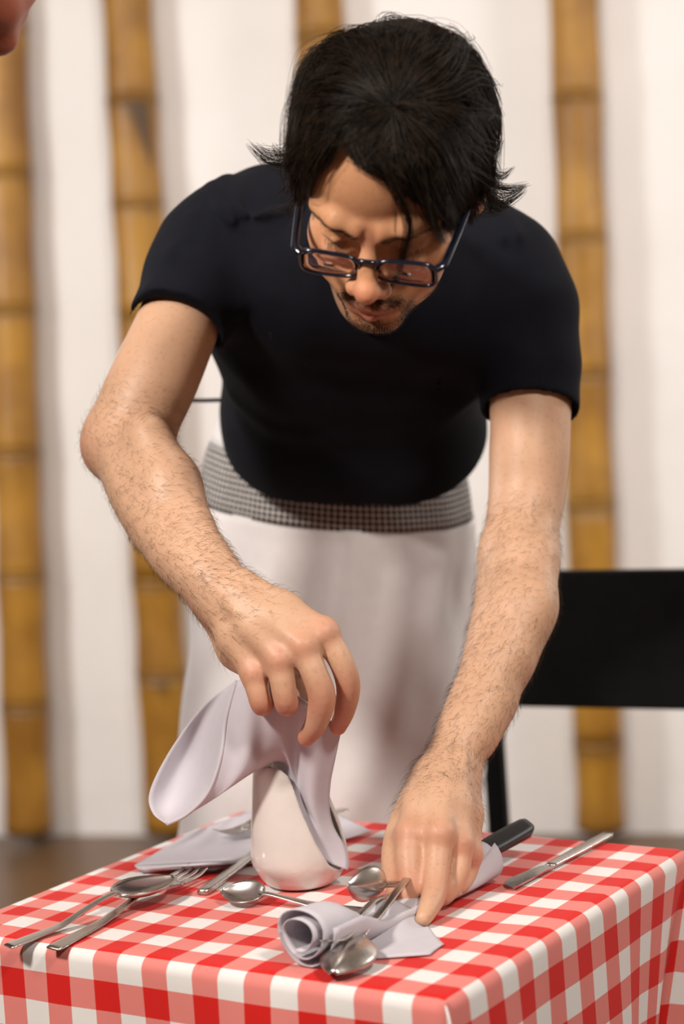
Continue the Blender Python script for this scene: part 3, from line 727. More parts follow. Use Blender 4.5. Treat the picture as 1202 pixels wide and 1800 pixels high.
# wrist veins
body.chain([(P(388, 1045, 1.902) + toc(388, 1045, 1.900) * 0.018, 0.0025), (P(415, 1075, 1.880) + toc(415, 1075, 1.880) * 0.0145, 0.0025), (P(465, 1085, 1.870) + toc(465, 1085, 1.870) * 0.014, 0.002)], 0.006)
body.chain([(P(815, 1330, 1.93) + toc(815, 1330, 1.93) * 0.020, 0.003), (P(806, 1400, 1.90) + toc(806, 1400, 1.9) * 0.0135, 0.003), (P(790, 1440, 1.87) + toc(790, 1440, 1.87) * 0.014, 0.002)], 0.006)

waiter = empty('person', (P(600, 900, 2.5)[0], 2.5, 0), 'man in dark T-shirt, glasses and white apron leaning over the checked table', 'person')
BV, BQ = body.mesh(0.0023)
BV = relax(BV, BQ, 2, 0.35)
def close_pinholes(V, Q):
    e = np.concatenate([Q[:, [0, 1]], Q[:, [1, 2]], Q[:, [2, 3]], Q[:, [3, 0]]]); k = np.sort(e, 1); k = k[:, 0].astype(np.int64) * len(V) + k[:, 1]
    u, c = np.unique(k, return_counts=True); b = u[c == 1]; vi = np.unique(np.concatenate([b // len(V), b % len(V)])).astype(int)
    left = list(vi)
    while left:
        near = [i for i in left if np.linalg.norm(V[i] - V[left[0]]) < 0.008]; V[near] = V[near].mean(0); left = [i for i in left if i not in near]
close_pinholes(BV, BQ)
body_me = mesh_np('body', BV, BQ)
def gauss(V, p, s): return np.exp(-((V - p) ** 2).sum(1) / (s * s))
red = np.zeros(len(BV))
for d_, rr in ((RM, 0.011), (LM, 0.011)):
    for k_, p in d_.items(): red = np.maximum(red, 0.5 * gauss(BV, P(*p) + toc(*p) * 0.010, rr * 1.35))
for p in ((612, 1205, 1.86), (566, 1226, 1.845), (503, 1240, 1.85), (459, 1242, 1.86), (724, 1556, 1.825), (763, 1572, 1.818), (594, 1280, 1.89), (538, 1300, 1.87), (745, 1622, 1.81), (606, 1240, 1.87)):
    red = np.maximum(red, 0.6 * gauss(BV, P(*p), 0.022))
red = np.maximum(red, 0.5 * gauss(BV, P(160, 795, 2.07), 0.025))
LH = HEAD.loc(BV); inhead = (np.abs(LH[:, 0]) < 95) & (LH[:, 2] > -125) & (LH[:, 2] < 130) & (LH[:, 1] > -120) & (LH[:, 1] < 140)
gl = lambda c, s: np.exp(-(((LH - np.array(c)) / np.array(s)) ** 2).sum(1)) * inhead
red = np.maximum(red, 0.75 * gl((0, 118, -38), (18, 18, 14))); red = np.maximum(red, 0.45 * gl((0, 96, 8), (14, 12, 14)))
for s in (-1, 1): red = np.maximum(red, 0.5 * gl((s * 36, 75, -30), (20, 22, 16))); red = np.maximum(red, 0.8 * gl((s * 82, -8, -8), (14, 22, 32)))
lip = np.maximum(gl((0, 100, -69), (21, 14, 5.0)), gl((0, 98, -80), (19, 14, 6.5))); lip = np.clip(lip * 1.5, 0, 0.85)
stb = np.zeros(len(BV))
for c, s, a in (((0, 103, -60), (24, 14, 6), 0.95), ((-20, 96, -63), (12, 12, 8), 0.8), ((20, 96, -63), (12, 12, 8), 0.8), ((-30, 85, -76), (8, 14, 13), 0.7), ((30, 85, -76), (8, 14, 13), 0.7),
                ((0, 92, -101), (25, 16, 13), 0.95), ((0, 95, -90), (8, 10, 5), 0.7), ((-26, 74, -98), (20, 22, 15), 0.75), ((26, 74, -98), (20, 22, 15), 0.75),
                ((-46, 40, -80), (18, 34, 18), 0.5), ((46, 40, -80), (18, 34, 18), 0.5), ((-55, 20, -50), (14, 26, 40), 0.35), ((55, 20, -50), (14, 26, 40), 0.35),
                ((0, 60, -108), (40, 40, 14), 0.6)):
    stb = np.maximum(stb, np.clip(gl(c, s) * 1.25, 0, 1) * a)
stb = stb * (1 - lip)
for s in (-1, 1): stb = np.maximum(stb, 0.7 * np.clip(1.4 * gl((s * 32, 86.5, -8.5), (13, 6, 1.6)), 0, 1))
attr(body_me, 'tan', 0.85 * inhead); attr(body_me, 'red', red); attr(body_me, 'lip', lip); attr(body_me, 'stubble', stb)
body_o = link('body', body_me, MAT['skin'], waiter)

# ------------------------------------------------------------------ clothes
shirt = Field()
SH_R = [st(462, 400, 2.22, 96), st(410, 424, 2.19, 100), st(374, 452, 2.17, 97), st(348, 498, 2.15, 91), st(312, 572, 2.11, 80), st(296, 610, 2.10, 79)]
SH_L = [st(830, 452, 2.22, 88), st(880, 482, 2.19, 96), st(918, 545, 2.17, 92), st(932, 640, 2.155, 82), st(932, 730, 2.145, 79), st(932, 770, 2.14, 79)]
shirt.chain(SH_R, 0.02); shirt.chain(SH_L, 0.02)
shirt.cone(P(500, 400, 2.24), P(800, 430, 2.24), 0.062, 0.058, 0.04)
shirt.cone(P(480, 480, 2.205), P(840, 505, 2.205), 0.078, 0.075, 0.04)
shirt.cone(P(524, 585, 2.26), P(722, 602, 2.26), 0.096, 0.096, 0.06)
shirt.cone(P(535, 710, 2.36), P(702, 728, 2.36), 0.096, 0.096, 0.06)
shirt.cone(P(550, 790, 2.43), P(702, 800, 2.43), 0.098, 0.098, 0.06)
shirt.cone(P(556, 870, 2.50), P(690, 875, 2.50), 0.105, 0.105, 0.06)
shirt.cone(P(560, 515, 2.145), P(745, 535, 2.145), 0.064, 0.064, 0.05)
# collar opening
shirt.chain([(P(655, 420, 2.16), 0.057), (P(660, 420, 2.02), 0.058)], 0.008, 's')
shirt.chain([(P(654, 470, 2.08), 0.045), (P(648, 545, 2.065), 0.020), (P(640, 604, 2.07), 0.006)], 0.006, 's')
# cloth folds (ridges standing out of the jersey)
def fold(pts, wd, amp):
    pts = [np.asarray(q, float) for q in pts]; lo = np.min(pts, 0) - 3 * wd; hi = np.max(pts, 0) + 3 * wd
    def f(p):
        d = np.full(len(p), 9.0)
        for a, b in zip(pts[:-1], pts[1:]):
            ab = b - a; t = np.clip(((p - a) @ ab) / (ab @ ab), 0, 1); d = np.minimum(d, np.sqrt(((p - a - t[:, None] * ab) ** 2).sum(1)))
        return -amp * np.exp(-(d / wd) ** 2)
    shirt.fun(f, lo, hi, 0.004, 'd')
fold([P(375, 330, 2.17), P(388, 365, 2.12), P(420, 400, 2.10)], 0.008, 0.009)
fold([P(398, 318, 2.18), P(412, 360, 2.12), P(440, 378, 2.11), P(500, 362, 2.13)], 0.009, 0.010)
fold([P(340, 385, 2.12), P(400, 430, 2.07), P(460, 520, 2.08)], 0.014, 0.005)
fold([P(300, 440, 2.10), P(360, 480, 2.05), P(420, 540, 2.10)], 0.013, 0.004)
fold([P(265, 505, 2.09), P(300, 528, 2.05), P(350, 545, 2.06)], 0.007, 0.004)
fold([P(262, 528, 2.09), P(296, 520, 2.05), P(330, 548, 2.05)], 0.005, 0.003)
fold([P(880, 390, 2.17), P(925, 420, 2.11), P(950, 455, 2.09), P(962, 480, 2.09)], 0.009, 0.007)
fold([P(850, 400, 2.16), P(900, 430, 2.10), P(935, 470, 2.08)], 0.008, 0.006)
fold([P(985, 700, 2.12), P(960, 706, 2.09), P(920, 690, 2.07), P(870, 700, 2.08)], 0.007, 0.003)
fold([P(400, 600, 2.2), P(440, 660, 2.2), P(500, 700, 2.24)], 0.014, 0.006)
fold([P(420, 690, 2.26), P(480, 740, 2.26), P(580, 760, 2.26), P(700, 750, 2.26)], 0.014, 0.006)
fold([P(440, 740, 2.3), P(520, 800, 2.30), P(640, 815, 2.31)], 0.012, 0.005)
fold([P(840, 640, 2.2), P(800, 700, 2.22), P(740, 740, 2.26)], 0.014, 0.006)
# sleeve and waist hems
rn = nrm(P(285, 645, 2.08) - P(330, 530, 2.14)); shirt.plane(P(311, 571, 2.11) , rn, 0.002, 's', P(311, 590, 2.11) - 0.11, P(311, 590, 2.11) + np.array([0.075, 0.11, 0.06]))
ln = nrm(P(930, 800, 2.12) - P(931, 650, 2.165)); shirt.plane(P(932, 722, 2.145), ln, 0.002, 's', P(932, 745, 2.14) - np.array([0.062, 0.11, 0.08]), P(932, 745, 2.14) + np.array([0.11, 0.11, 0.06]))
shirt.plane(P(622, 866, 2.345), (0.03, 0.78, -0.62), 0.002, 's', P(622, 850, 2.4) - 0.3, P(622, 850, 2.4) + np.array([0.3, 0.3, 0.22]))
shirt.chain([(p, r + 0.0035) for p, r in RA[1:5]], 0.003, 's')
shirt.chain([(p, r + 0.0035) for p, r in LA[1:5]], 0.003, 's')
for a, b in (((550, 790, 2.43), (702, 800, 2.43)), ((556, 870, 2.50), (690, 875, 2.50))): shirt.cone(P(*a), P(*b), 0.093, 0.093, 0.02, 's')
SV, SQ = shirt.mesh(0.0032); SV = relax(SV, SQ, 2, 0.4); close_pinholes(SV, SQ)
link('t_shirt', mesh_np('t_shirt', SV, SQ), MAT['shirt'], waiter)

# apron: tilted rings round the hips
AC = P(591, 890, 2.5)[:2]
def ring_mesh(name, levels, folds, mat, uvs=None, n=160, thick=0.0015):
    """levels: (z, rx, ry, dx, dy, foldamp, tilt)"""
    th = np.linspace(-np.pi, np.pi, n, endpoint=False); V = []
    for z, rx, ry, dx, dy, fa, tl in levels:
        r = 1 + fa * sum(a * np.sin(k * th + ph) for k, a, ph in folds)
        r = r + (0.020 * np.sin(7 * th + 30 * z) * np.sin(2 * th + 5 * z + 1) + 0.012 * np.sin(12 * th - 45 * z + 2) * np.sin(3 * th + 9 * z)) * (1 if fa > 0.02 else 0.3)
        if 0.86 < z < 1.06: r = r - 0.022 * np.exp(-((th - 0.05 + 0.5 * (1.06 - z)) / 0.028) ** 2)
        x = rx * np.sin(th) * r; y = -ry * np.cos(th) * r
        V.append(np.stack([AC[0] + dx + x, AC[1] + dy + y, z + tl * (-0.137 * x + 0.15 * y)], -1))
    V = np.stack(V); m = len(levels); Q = grid_faces(m, n)
    Iq, Jq = np.meshgrid(np.arange(m - 1), np.arange(n), indexing='ij'); J2 = (Jq + 1) % n
    Q = np.stack([Iq * n + Jq, (Iq + 1) * n + Jq, (Iq + 1) * n + J2, Iq * n + J2], -1).reshape(-1, 4)
    me = mesh_np(name, V.reshape(-1, 3), Q)
    uvl = me.uv_layers.new(name='cloth'); li = np.zeros(len(me.loops), np.int32); me.loops.foreach_get('vertex_index', li)
    jj = li % n; ii = li // n
    z_ = np.array([l[0] for l in levels])[ii]; s_ = th[jj] * 0.15
    lastcol = np.zeros(len(li), bool).reshape(-1, 4); q4 = jj.reshape(-1, 4); lastcol = (q4.max(1) - q4.min(1) > n / 2)[:, None] & (q4 == 0)
    s_ = np.where(lastcol.ravel(), np.pi * 0.15, s_)
    uvl.data.foreach_set('uv', np.stack([s_ / 0.0135, z_ / 0.0135], -1).astype(np.float32).ravel())
    o = link(name, me, mat, waiter); s = o.modifiers.new('thickness', 'SOLIDIFY'); s.thickness = thick; s.offset = 1
    return o
FO = [(5, 0.5, 0.4), (9, 0.5, 1.3), (14, 0.28, 2.2), (3, 0.4, 0.0)]
lv = lambda z0, z1, k: np.linspace(z0, z1, k)
zb = 1.067
ring_mesh('waistband', [(zb + 0.07 - 0.07 * t, 0.152 + 0.0155 * t ** 0.7, 0.113 + 0.012 * t ** 0.7, 0.006 * (1 - t), 0, 0.02, 1) for t in lv(0, 1, 8)], FO[2:], MAT['band'])
ring_mesh('apron_bib_fold', [(zb + 0.125 - 0.055 * t, 0.134 + 0.018 * t, 0.100 + 0.013 * t, 0.012 - 0.006 * t, 0.004, 0.02, 1) for t in lv(0, 1, 6)], FO[2:], MAT['apron'])
sk = []
for t in lv(0, 1, 70):
    z = zb + 0.002 - t * 0.76
    sk.append((z, 0.1665 + 0.03 * t ** 0.8, 0.1235 + 0.045 * t ** 0.8, -0.066 * t, 0.03 * t, 0.016 + 0.10 * t ** 1.2, (1 - t) ** 2))
ring_mesh('apron_skirt', sk, FO, MAT['apron'])
# trousers and shoes below the apron
for s in (-1, 1):
    fx = AC[0] - 0.06 + s * 0.08
    V, Fc = tube(catmull([(AC[0] - 0.012 + s * 0.065, AC[1] + 0.005, 0.95), (AC[0] - 0.045 + s * 0.07, AC[1] + 0.025, 0.5), (fx, AC[1] + 0.03, 0.09)], 14), np.linspace(0.078, 0.056, 14), 20, True, ref=(0, 1, 0))
    link('trouser_leg', mesh_np('trouser_leg', V, Fc), MAT['denim'], waiter)
    sf = Field(); sf.chain([((fx, AC[1] + 0.08, 0.045), 0.04), ((fx + s * 0.005, AC[1] - 0.03, 0.042), 0.038), ((fx + s * 0.012, AC[1] - 0.11, 0.034), 0.032)], 0.02)
    sf.cone((fx, AC[1] + 0.05, 0.05), (fx, AC[1] + 0.045, 0.10), 0.042, 0.045, 0.02)
    sf.plane((fx, AC[1], 0.001), (0, 0, -1), 0.003)
    V, Q = sf.mesh(0.006); link('shoe', mesh_np('shoe', V, Q), MAT['leather'], waiter)

# ------------------------------------------------------------------ hair
cap = Field()
cap.ell(HEAD.w(0, -14, 42), (0.080, 0.102, 0.081), 0.01, 'u', HEAD.M); cap.ell(HEAD.w(0, 22, 42), (0.069, 0.062, 0.066), 0.03, 'u', HEAD.M)
cap.ell(HEAD.w(0, -45, -10), (0.068, 0.062, 0.062), 0.03, 'u', HEAD.M)
_by = np.array([-130, -40, -5, 16, 26, 36, 48, 62, 80, 140.0]); _bz = np.array([-62, -55, -25, -12, 25, 62, 84, 97, 112, 160.0])
def _hairline(p):
    l = HEAD.loc(p); zb_ = np.interp(l[:, 1], _by, _bz) + 6 * np.clip(np.abs(l[:, 0] - 8) / 40 - 0.3, 0, 1) + np.where(l[:, 0] < 0, 8 * np.exp(-((l[:, 0] + 35) / 20) ** 2), 0)
    return (l[:, 2] - zb_) * 0.0007
cap.fun(_hairline, HEAD.O - 0.3, HEAD.O + 0.3, 0.004, 's')
CV, CQ = cap.mesh(0.003); CV = relax(CV, CQ, 2, 0.5)
hair_cap = link('hair', mesh_np('hair', CV, CQ), MAT['hair_under'], waiter)

# guides: photo positions of the locks, laid on the head; they fan out from the crown
skull = Field()
skull.ell(HEAD.w(0, -14, 42), (0.080, 0.102, 0.081), 0.01, 'u', HEAD.M); skull.ell(HEAD.w(0, 26, 40), (0.066, 0.063, 0.062), 0.03, 'u', HEAD.M)
skull.ell(HEAD.w(0, 24, -36), (0.062, 0.062, 0.072), 0.03, 'u', HEAD.M)
skull.ell(HEAD.w(0, 105, -30), (0.012, 0.016, 0.03), 0.015, 'u', HEAD.M)
def drape(px, lift):
    """photo polyline (n,2) -> points resting 'lift' metres above the head; where the line leaves the head it keeps the depth of its nearest approach"""
    px = np.asarray(px, float); d = np.array([ray(x, y) for x, y in px]); dn = np.linalg.norm(d, axis=1, keepdims=True); d = d / dn
    lift = np.broadcast_to(lift, (len(px),))
    t, tb = skull.cast(np.repeat(CAM[None], len(px), 0), d, 3.0, 60)
    hit = ~np.isnan(t); tt = np.where(hit, t, tb)
    k = np.exp(-0.5 * (np.arange(-4, 5) / 2.0) ** 2); k /= k.sum()
    tt = np.convolve(np.pad(tt, 4, 'edge'), k, 'valid')
    return CAM + d * (tt - lift)[:, None]
NG = 22
def guide(pts, l0=0.006, l1=0.012):
    pts = np.array(pts, float); pts[0] = np.array([692, 184]) + (pts[0] - np.array([692, 184])) * 0.25; pts[:, 1] += np.where(pts[:, 1] < 100, (100 - pts[:, 1]) * 0.30, 0)
    q = catmull(pts, NG); return drape(q, np.linspace(l0, l1, NG))
fan = [   # clockwise from the forehead parting over the left, top, right and back to the fringe
    [(684, 196), (650, 222), (622, 236), (606, 250), (594, 262)],
    [(680, 194), (640, 205), (595, 232), (562, 272), (545, 318), (540, 352)],
    [(677, 190), (628, 188), (575, 216), (543, 262), (528, 315), (524, 366)],
    [(675, 185), (618, 166), (560, 186), (526, 240), (516, 292), (512, 340)],
    [(674, 180), (612, 142), (552, 146), (520, 196), (510, 250), (500, 292)],
    [(676, 174), (622, 116), (568, 104), (530, 142), (514, 196), (508, 244)],
    [(680, 168), (646, 100), (604, 68), (560, 88), (528, 134), (516, 176)],
    [(686, 164), (668, 90), (644, 50), (606, 54), (572, 78), (556, 96)],
    [(691, 162), (692, 84), (690, 42), (668, 36), (640, 44), (622, 52)],
    [(697, 162), (716, 86), (734, 44), (740, 36), (742, 34), (744, 33)],
    [(703, 164), (742, 98), (776, 58), (796, 56), (812, 66), (822, 74)],
    [(708, 168), (762, 116), (812, 84), (836, 96), (850, 122), (856, 146)],
    [(712, 174), (774, 142), (832, 132), (858, 170), (864, 216), (862, 250)],
    [(713, 182), (776, 168), (830, 186), (858, 240), (862, 288), (872, 316)],
    [(712, 190), (770, 196), (820, 236), (844, 290), (852, 336), (868, 362)],
    [(709, 197), (758, 224), (800, 270), (824, 322), (832, 362), (836, 392)],
    [(705, 202), (750, 244), (786, 294), (806, 344), (812, 380), (806, 410)],
    [(700, 206), (740, 252), (768, 300), (784, 344), (790, 380), (790, 410)],
    [(696, 208), (718, 250), (744, 290), (756, 330), (766, 366), (780, 400)],
    [(692, 208), (694, 250), (696, 286), (704, 312), (716, 336), (728, 352)],
    [(689, 206), (672, 246), (664, 278), (678, 308), (696, 330), (708, 346)],
    [(687, 203), (654, 236), (634, 254), (642, 276), (662, 300), (684, 320)],
    [(685, 199), (648, 228), (622, 244), (612, 258), (616, 274), (628, 290)],
]
hr = np.random.default_rng(5)
def fan_strands(n, l0, l1, pull=0.85, jit=0.0012, nclump=150, rad=0.00026):
    out = []; R_ = []
    G0 = np.stack([guide(g, l0, l1) for g in fan]); ng = len(G0)
    a = hr.uniform(0, ng - 1, n); cl = np.sort(hr.uniform(0, ng - 1, nclump)); ca = cl[np.argmin(np.abs(a[:, None] - cl[None]), 1)]
    s = np.linspace(0, 1, NG)[None]
    t0 = hr.uniform(0, 0.45, n)[:, None] ** 1.3; t1 = hr.uniform(0.80, 1.0, n)[:, None]
    tt = t0 + (t1 - t0) * s                                       # position along the guide
    aa = a[:, None] + (ca - a)[:, None] * pull * np.clip(tt * 1.3, 0, 1) ** 1.2 + hr.normal(0, 0.05, n)[:, None] * tt + (0.16 * np.sin(ca * 17.0)[:, None]) * np.sin(tt * 5 + ca[:, None] * 3)
    aa = np.clip(aa, 0, ng - 1.001); i = aa.astype(int); f = (aa - i)[..., None]
    x = tt * (NG - 1); j = np.minimum(x.astype(int), NG - 2); g = (x - j)[..., None]
    A = G0[i, j] * (1 - g) + G0[i, j + 1] * g; B_ = G0[i + 1, j] * (1 - g) + G0[i + 1, j + 1] * g
    S = A * (1 - f) + B_ * f
    ph = hr.uniform(0, 6.28, (n, 1, 3)); S = S + np.sin(tt[..., None] * hr.uniform(3, 9, (n, 1, 1)) + ph) * jit * (0.4 + tt[..., None])
    r = rad * np.clip(1.25 - s, 0.15, 1) ** 0.5 * hr.uniform(0.7, 1.25, (n, 1))
    return S, r
S1, r1 = fan_strands(3600, 0.004, 0.006, 0.6); S2, r2 = fan_strands(3400, 0.008, 0.011, 0.92, 0.0016, 90); 
def fan_locks(m, n, l0, l1, rad=0.00027):
    """thicker wavy locks that wander across the combing direction"""
    G0 = np.stack([guide(g, l0, l1) for g in fan]); ng = len(G0); outS = []; outR = []
    for _ in range(m):
        a0 = hr.uniform(0.5, ng - 1.5); drift = hr.normal(0, 1.3); t0 = hr.uniform(0.0, 0.55); t1 = min(1.0, t0 + hr.uniform(0.35, 0.7)); wv = hr.uniform(-0.5, 0.5); fq = hr.uniform(3, 7); ph = hr.uniform(0, 6)
        s = np.linspace(0, 1, NG); tt = t0 + (t1 - t0) * s; aa = np.clip(a0 + drift * s ** 1.5 + wv * np.sin(fq * s + ph), 0, ng - 1.001)
        if a0 > 17 and drift < 0: aa = np.maximum(aa, 17)
        i = aa.astype(int); f = (aa - i)[:, None]; x = tt * (NG - 1); j = np.minimum(x.astype(int), NG - 2); g = (x - j)[:, None]
        c = (G0[i, j] * (1 - g) + G0[i, j + 1] * g) * (1 - f) + (G0[i + 1, j] * (1 - g) + G0[i + 1, j + 1] * g) * f
        off = hr.normal(0, 1, (n, 1, 3)); w_ = 0.0042 * np.sin(np.pi * np.clip(s * 0.9 + 0.08, 0, 1)) ** 0.7 + 0.0004
        S = c[None] + off * w_[None, :, None] + np.sin(s[None, :, None] * hr.uniform(2, 7, (n, 1, 1)) + hr.uniform(0, 6, (n, 1, 3))) * 0.0007
        outS.append(S); outR.append(rad * np.clip(1.2 - s, 0.12, 1)[None] ** 0.6 * hr.uniform(0.6, 1.2, (n, 1)))
    return np.concatenate(outS), np.concatenate(outR)
S3, r3 = fan_locks(110, 30, 0.011, 0.015)
def lock(pts, n, l0, l1, w0=0.004, w1=0.0006, t_lo=0.7, rad=0.00024, depth=None):
    """one hand-placed lock; depth: optional explicit distances"""
    q = catmull(pts, NG)
    if depth is not None: c = np.array([P(x, y, d) for (x, y), d in zip(q, np.interp(np.linspace(0, 1, NG), np.linspace(0, 1, len(depth)), depth))])
    else: c = drape(q, np.linspace(l0, l1, NG))
    off = hr.normal(0, 1, (n, 1, 3)); s = np.linspace(0, 1, NG)[None]; t1 = hr.uniform(t_lo, 1.0, n)[:, None]
    x = s * t1 * (NG - 1); j = np.minimum(x.astype(int), NG - 2); g = (x - j)[..., None]
    C = c[j] * (1 - g) + c[j + 1] * g
    wd = (w0 + (w1 - w0) * (s * t1))[..., None]
    S = C + off * wd + np.sin(s[..., None] * hr.uniform(2, 6, (n, 1, 1)) + hr.uniform(0, 6, (n, 1, 3))) * 0.0009
    return S, rad * np.clip(1.2 - s, 0.12, 1) ** 0.6 * hr.uniform(0.7, 1.2, (n, 1))
LK = [
    # left flicks
    lock([(540, 240), (524, 276), (498, 288), (464, 280), (430, 246)], 80, .012, .02, .006, .0012, depth=[1.80, 1.82, 1.83, 1.83, 1.83]),
    lock([(536, 250), (518, 268), (492, 272), (466, 266), (448, 252)], 56, .012, .02, .006, .0012, depth=[1.80, 1.82, 1.83, 1.84, 1.84]),
    lock([(530, 262), (512, 280), (496, 276), (484, 262), (480, 252)], 24, .012, .02, .005, .001, depth=[1.80, 1.82, 1.84, 1.85, 1.85]),
    lock([(528, 290), (514, 318), (506, 336), (490, 350)], 40, .012, .014, .006, .002, depth=[1.79, 1.80, 1.81, 1.82]),
    lock([(536, 318), (522, 350), (500, 366), (466, 374)], 24, .01, .014, .003, .0015, depth=[1.78, 1.785, 1.80, 1.81]),
    lock([(540, 330), (526, 356), (512, 374), (500, 382)], 14, .01, .014, .003, .0012, depth=[1.775, 1.785, 1.79, 1.80]),
    lock([(534, 300), (524, 334), (530, 362), (524, 384)], 26, .01, .014, .004, .0012, depth=[1.785, 1.785, 1.785, 1.79]),
    # right flicks
    lock([(850, 232), (862, 262), (874, 262), (884, 244)], 40, .012, .02, .005, .001, depth=[1.85, 1.86, 1.865, 1.87]),
    lock([(850, 262), (860, 296), (880, 312), (904, 294)], 60, .012, .02, .005, .001, depth=[1.84, 1.85, 1.86, 1.87]),
    lock([(846, 286), (860, 318), (888, 332), (932, 324)], 80, .012, .02, .005, .0012, depth=[1.84, 1.845, 1.855, 1.86]),
    lock([(842, 306), (858, 340), (884, 352), (912, 338), (924, 326)], 66, .012, .02, .005, .001, depth=[1.83, 1.84, 1.85, 1.855, 1.86]),
    lock([(836, 322), (850, 356), (878, 364), (908, 350)], 56, .012, .02, .005, .001, depth=[1.83, 1.835, 1.845, 1.85]),
    lock([(826, 330), (846, 366), (866, 374), (890, 362)], 30, .012, .02, .004, .001, depth=[1.82, 1.83, 1.84, 1.845]),
    # fringe strands hanging in front of the face
    lock([(668, 268), (684, 310), (704, 350), (718, 392), (712, 436), (692, 496), (660, 530)], 34, .016, .016, .0035, .0005, .93, .0003),
    lock([(676, 280), (692, 330), (694, 370), (694, 430)], 10, .015, .018, .0025, .0004, .85, .0002),
    lock([(680, 290), (702, 350), (722, 390), (716, 430), (704, 470)], 18, .015, .018, .0025, .0006, .85, .0002),
    lock([(690, 290), (712, 340), (726, 376), (722, 424)], 16, .015, .018, .003, .0006, .8, .0002),
    lock([(730, 290), (744, 340), (754, 380), (780, 428)], 60, .014, .014, .005, .0012, .85),
    lock([(742, 290), (756, 350), (766, 400), (786, 436)], 46, .012, .014, .006, .0015, .85),
    lock([(760, 300), (780, 350), (800, 384), (796, 430)], 40, .012, .014, .006, .0015, .8),
    lock([(610, 232), (590, 262), (562, 300), (548, 340)], 10, .008, .008, .002, .001),
    lock([(640, 240), (628, 280), (634, 320)], 10, .008, .008, .004, .003, .4, .00016),
    # stray loop on the crown
    lock([(668, 52), (672, 34), (690, 28), (708, 34), (722, 46)], 18, .002, .002, .0025, .0012),
    lock([(820, 74), (832, 66), (828, 56)], 3, .002, .002, .002, .001),
    lock([(852, 118), (868, 140), (864, 156)], 5, .002, .002, .002, .001),
    lock([(862, 140), (876, 152), (886, 148)], 3, .002, .002, .002, .001),
]
# hair on the back of the head, away from the camera
n_b = 1500
cl_ = HEAD.loc(CV); cand = np.where((cl_[:, 1] < -25) & (cl_[:, 2] > -40))[0]; ch_ = hr.choice(cand, n_b)
cn = vnormals(CV, CQ)[ch_]; p_ = CV[ch_] + cn * 0.002; Sb = [p_]
down = -HEAD.M[:, 2] * 0.75 + np.array([0, 0, -0.6])
for _ in range(NG - 1):
    tn = nrm(p_ - HEAD.w(0, -14, 30)); dv_ = nrm(down - tn * (down * tn).sum(1, keepdims=True) + tn * 0.0 + hr.normal(0, 0.05, p_.shape)); p_ = p_ + dv_ * 0.0032; Sb.append(p_)
Sb = np.stack(Sb, 1); rb_ = 0.0003 * np.clip(1.25 - np.linspace(0, 1, NG), .15, 1)[None] ** .5 * np.ones((n_b, 1))
allS = np.concatenate([S1, S2, S3, Sb] + [l[0] for l in LK]); allR = np.concatenate([r1, r2, r3, rb_] + [l[1] for l in LK])
hs = link('hair_strands', strands_mesh('hair_strands', allS, allR), MAT['hair'], hair_cap); hs['kind'] = 'stuff'
hs.matrix_parent_inverse = Matrix.Identity(4)

# short hair growing on the skin: forearms, brows, moustache and beard, lashes
BN = vnormals(BV, BQ)
def grow(mask, n, length, direction, lift, rad, curl=0.3, segs=5, seed=1):
    """direction: (n,3) preferred tangent"""
    g = np.random.default_rng(seed); idx = np.where(mask > 0)[0]
    if not len(idx): return np.zeros((0, segs, 3)), np.zeros((0, segs))
    w_ = mask[idx] / mask[idx].sum(); ii = g.choice(idx, n, p=w_)
    nn = BN[ii]; d0 = direction(BV[ii]) + g.normal(0, curl, (n, 3)); d0 = nrm(d0 - nn * (d0 * nn).sum(1, keepdims=True))
    L_ = length * g.uniform(0.5, 1.25, n)[:, None]; t = np.linspace(0, 1, segs)
    bend = g.normal(0, 0.5, (n, 1)); side = np.cross(nn, d0)
    S = BV[ii][:, None] + d0[:, None] * (t[None, :, None] * L_[:, :, None]) + nn[:, None] * (np.sin(t * 2.2)[None, :, None] * lift * L_[:, :, None] - 0.0002) + side[:, None] * (bend * t[None] ** 2)[..., None] * L_[:, :, None] * 0.5
    return S, rad * np.clip(1.1 - t, 0.15, 1)[None] * g.uniform(0.7, 1.2, (n, 1))
def limb_mask(ch, rr, fade0=0.0):
    m = np.zeros(len(BV))
    for (p, r), q in zip(ch, np.linspace(0, 1, len(ch))): m = np.maximum(m, np.exp(-(((BV - p) ** 2).sum(1)) / (rr * rr)))
    return np.where(m > 0.2, m, 0)
mR = limb_mask(RF, 0.055); mL = limb_mask(LF, 0.055)
dR = nrm(RF[-1][0] - RF[0][0]); dL = nrm(LF[-1][0] - LF[0][0])
sideR = nrm(np.cross(dR, np.array([0, -1, 0.0]))); sideL = nrm(np.cross(dL, np.array([0, -1, 0.0])))
gr = [grow(mR, 3800, 0.013, lambda p: dR[None] * 0.7 - sideR[None] * 0.6, 0.28, 0.0001, 0.35, 6, 2), grow(mL, 4200, 0.013, lambda p: dL[None] * 0.8 + sideL[None] * 0.35, 0.28, 0.0001, 0.35, 6, 3)]
ah = link('arm_hair', strands_mesh('arm_hair', np.concatenate([g[0] for g in gr]), np.concatenate([g[1] for g in gr])), MAT['body_hair'], waiter); ah['kind'] = 'stuff'
brow = np.zeros(len(BV))
for s in (-1, 1):
    for c, sz in (((s * 14, 97, 10), (6, 9, 2.6)), ((s * 24, 95, 13.5), (8, 9, 2.6)), ((s * 36, 89, 16), (8, 10, 2.3)), ((s * 47, 79, 14), (7, 10, 1.8))): brow = np.maximum(brow, gl(c, sz))
brow = np.where(brow > 0.3, brow, 0)
def brow_dir(p):
    l = HEAD.loc(p); return np.sign(l[:, :1]) * HEAD.M[:, 0][None] * 1.0 + HEAD.M[:, 2][None] * 0.45 - HEAD.M[:, 1][None] * 0.4
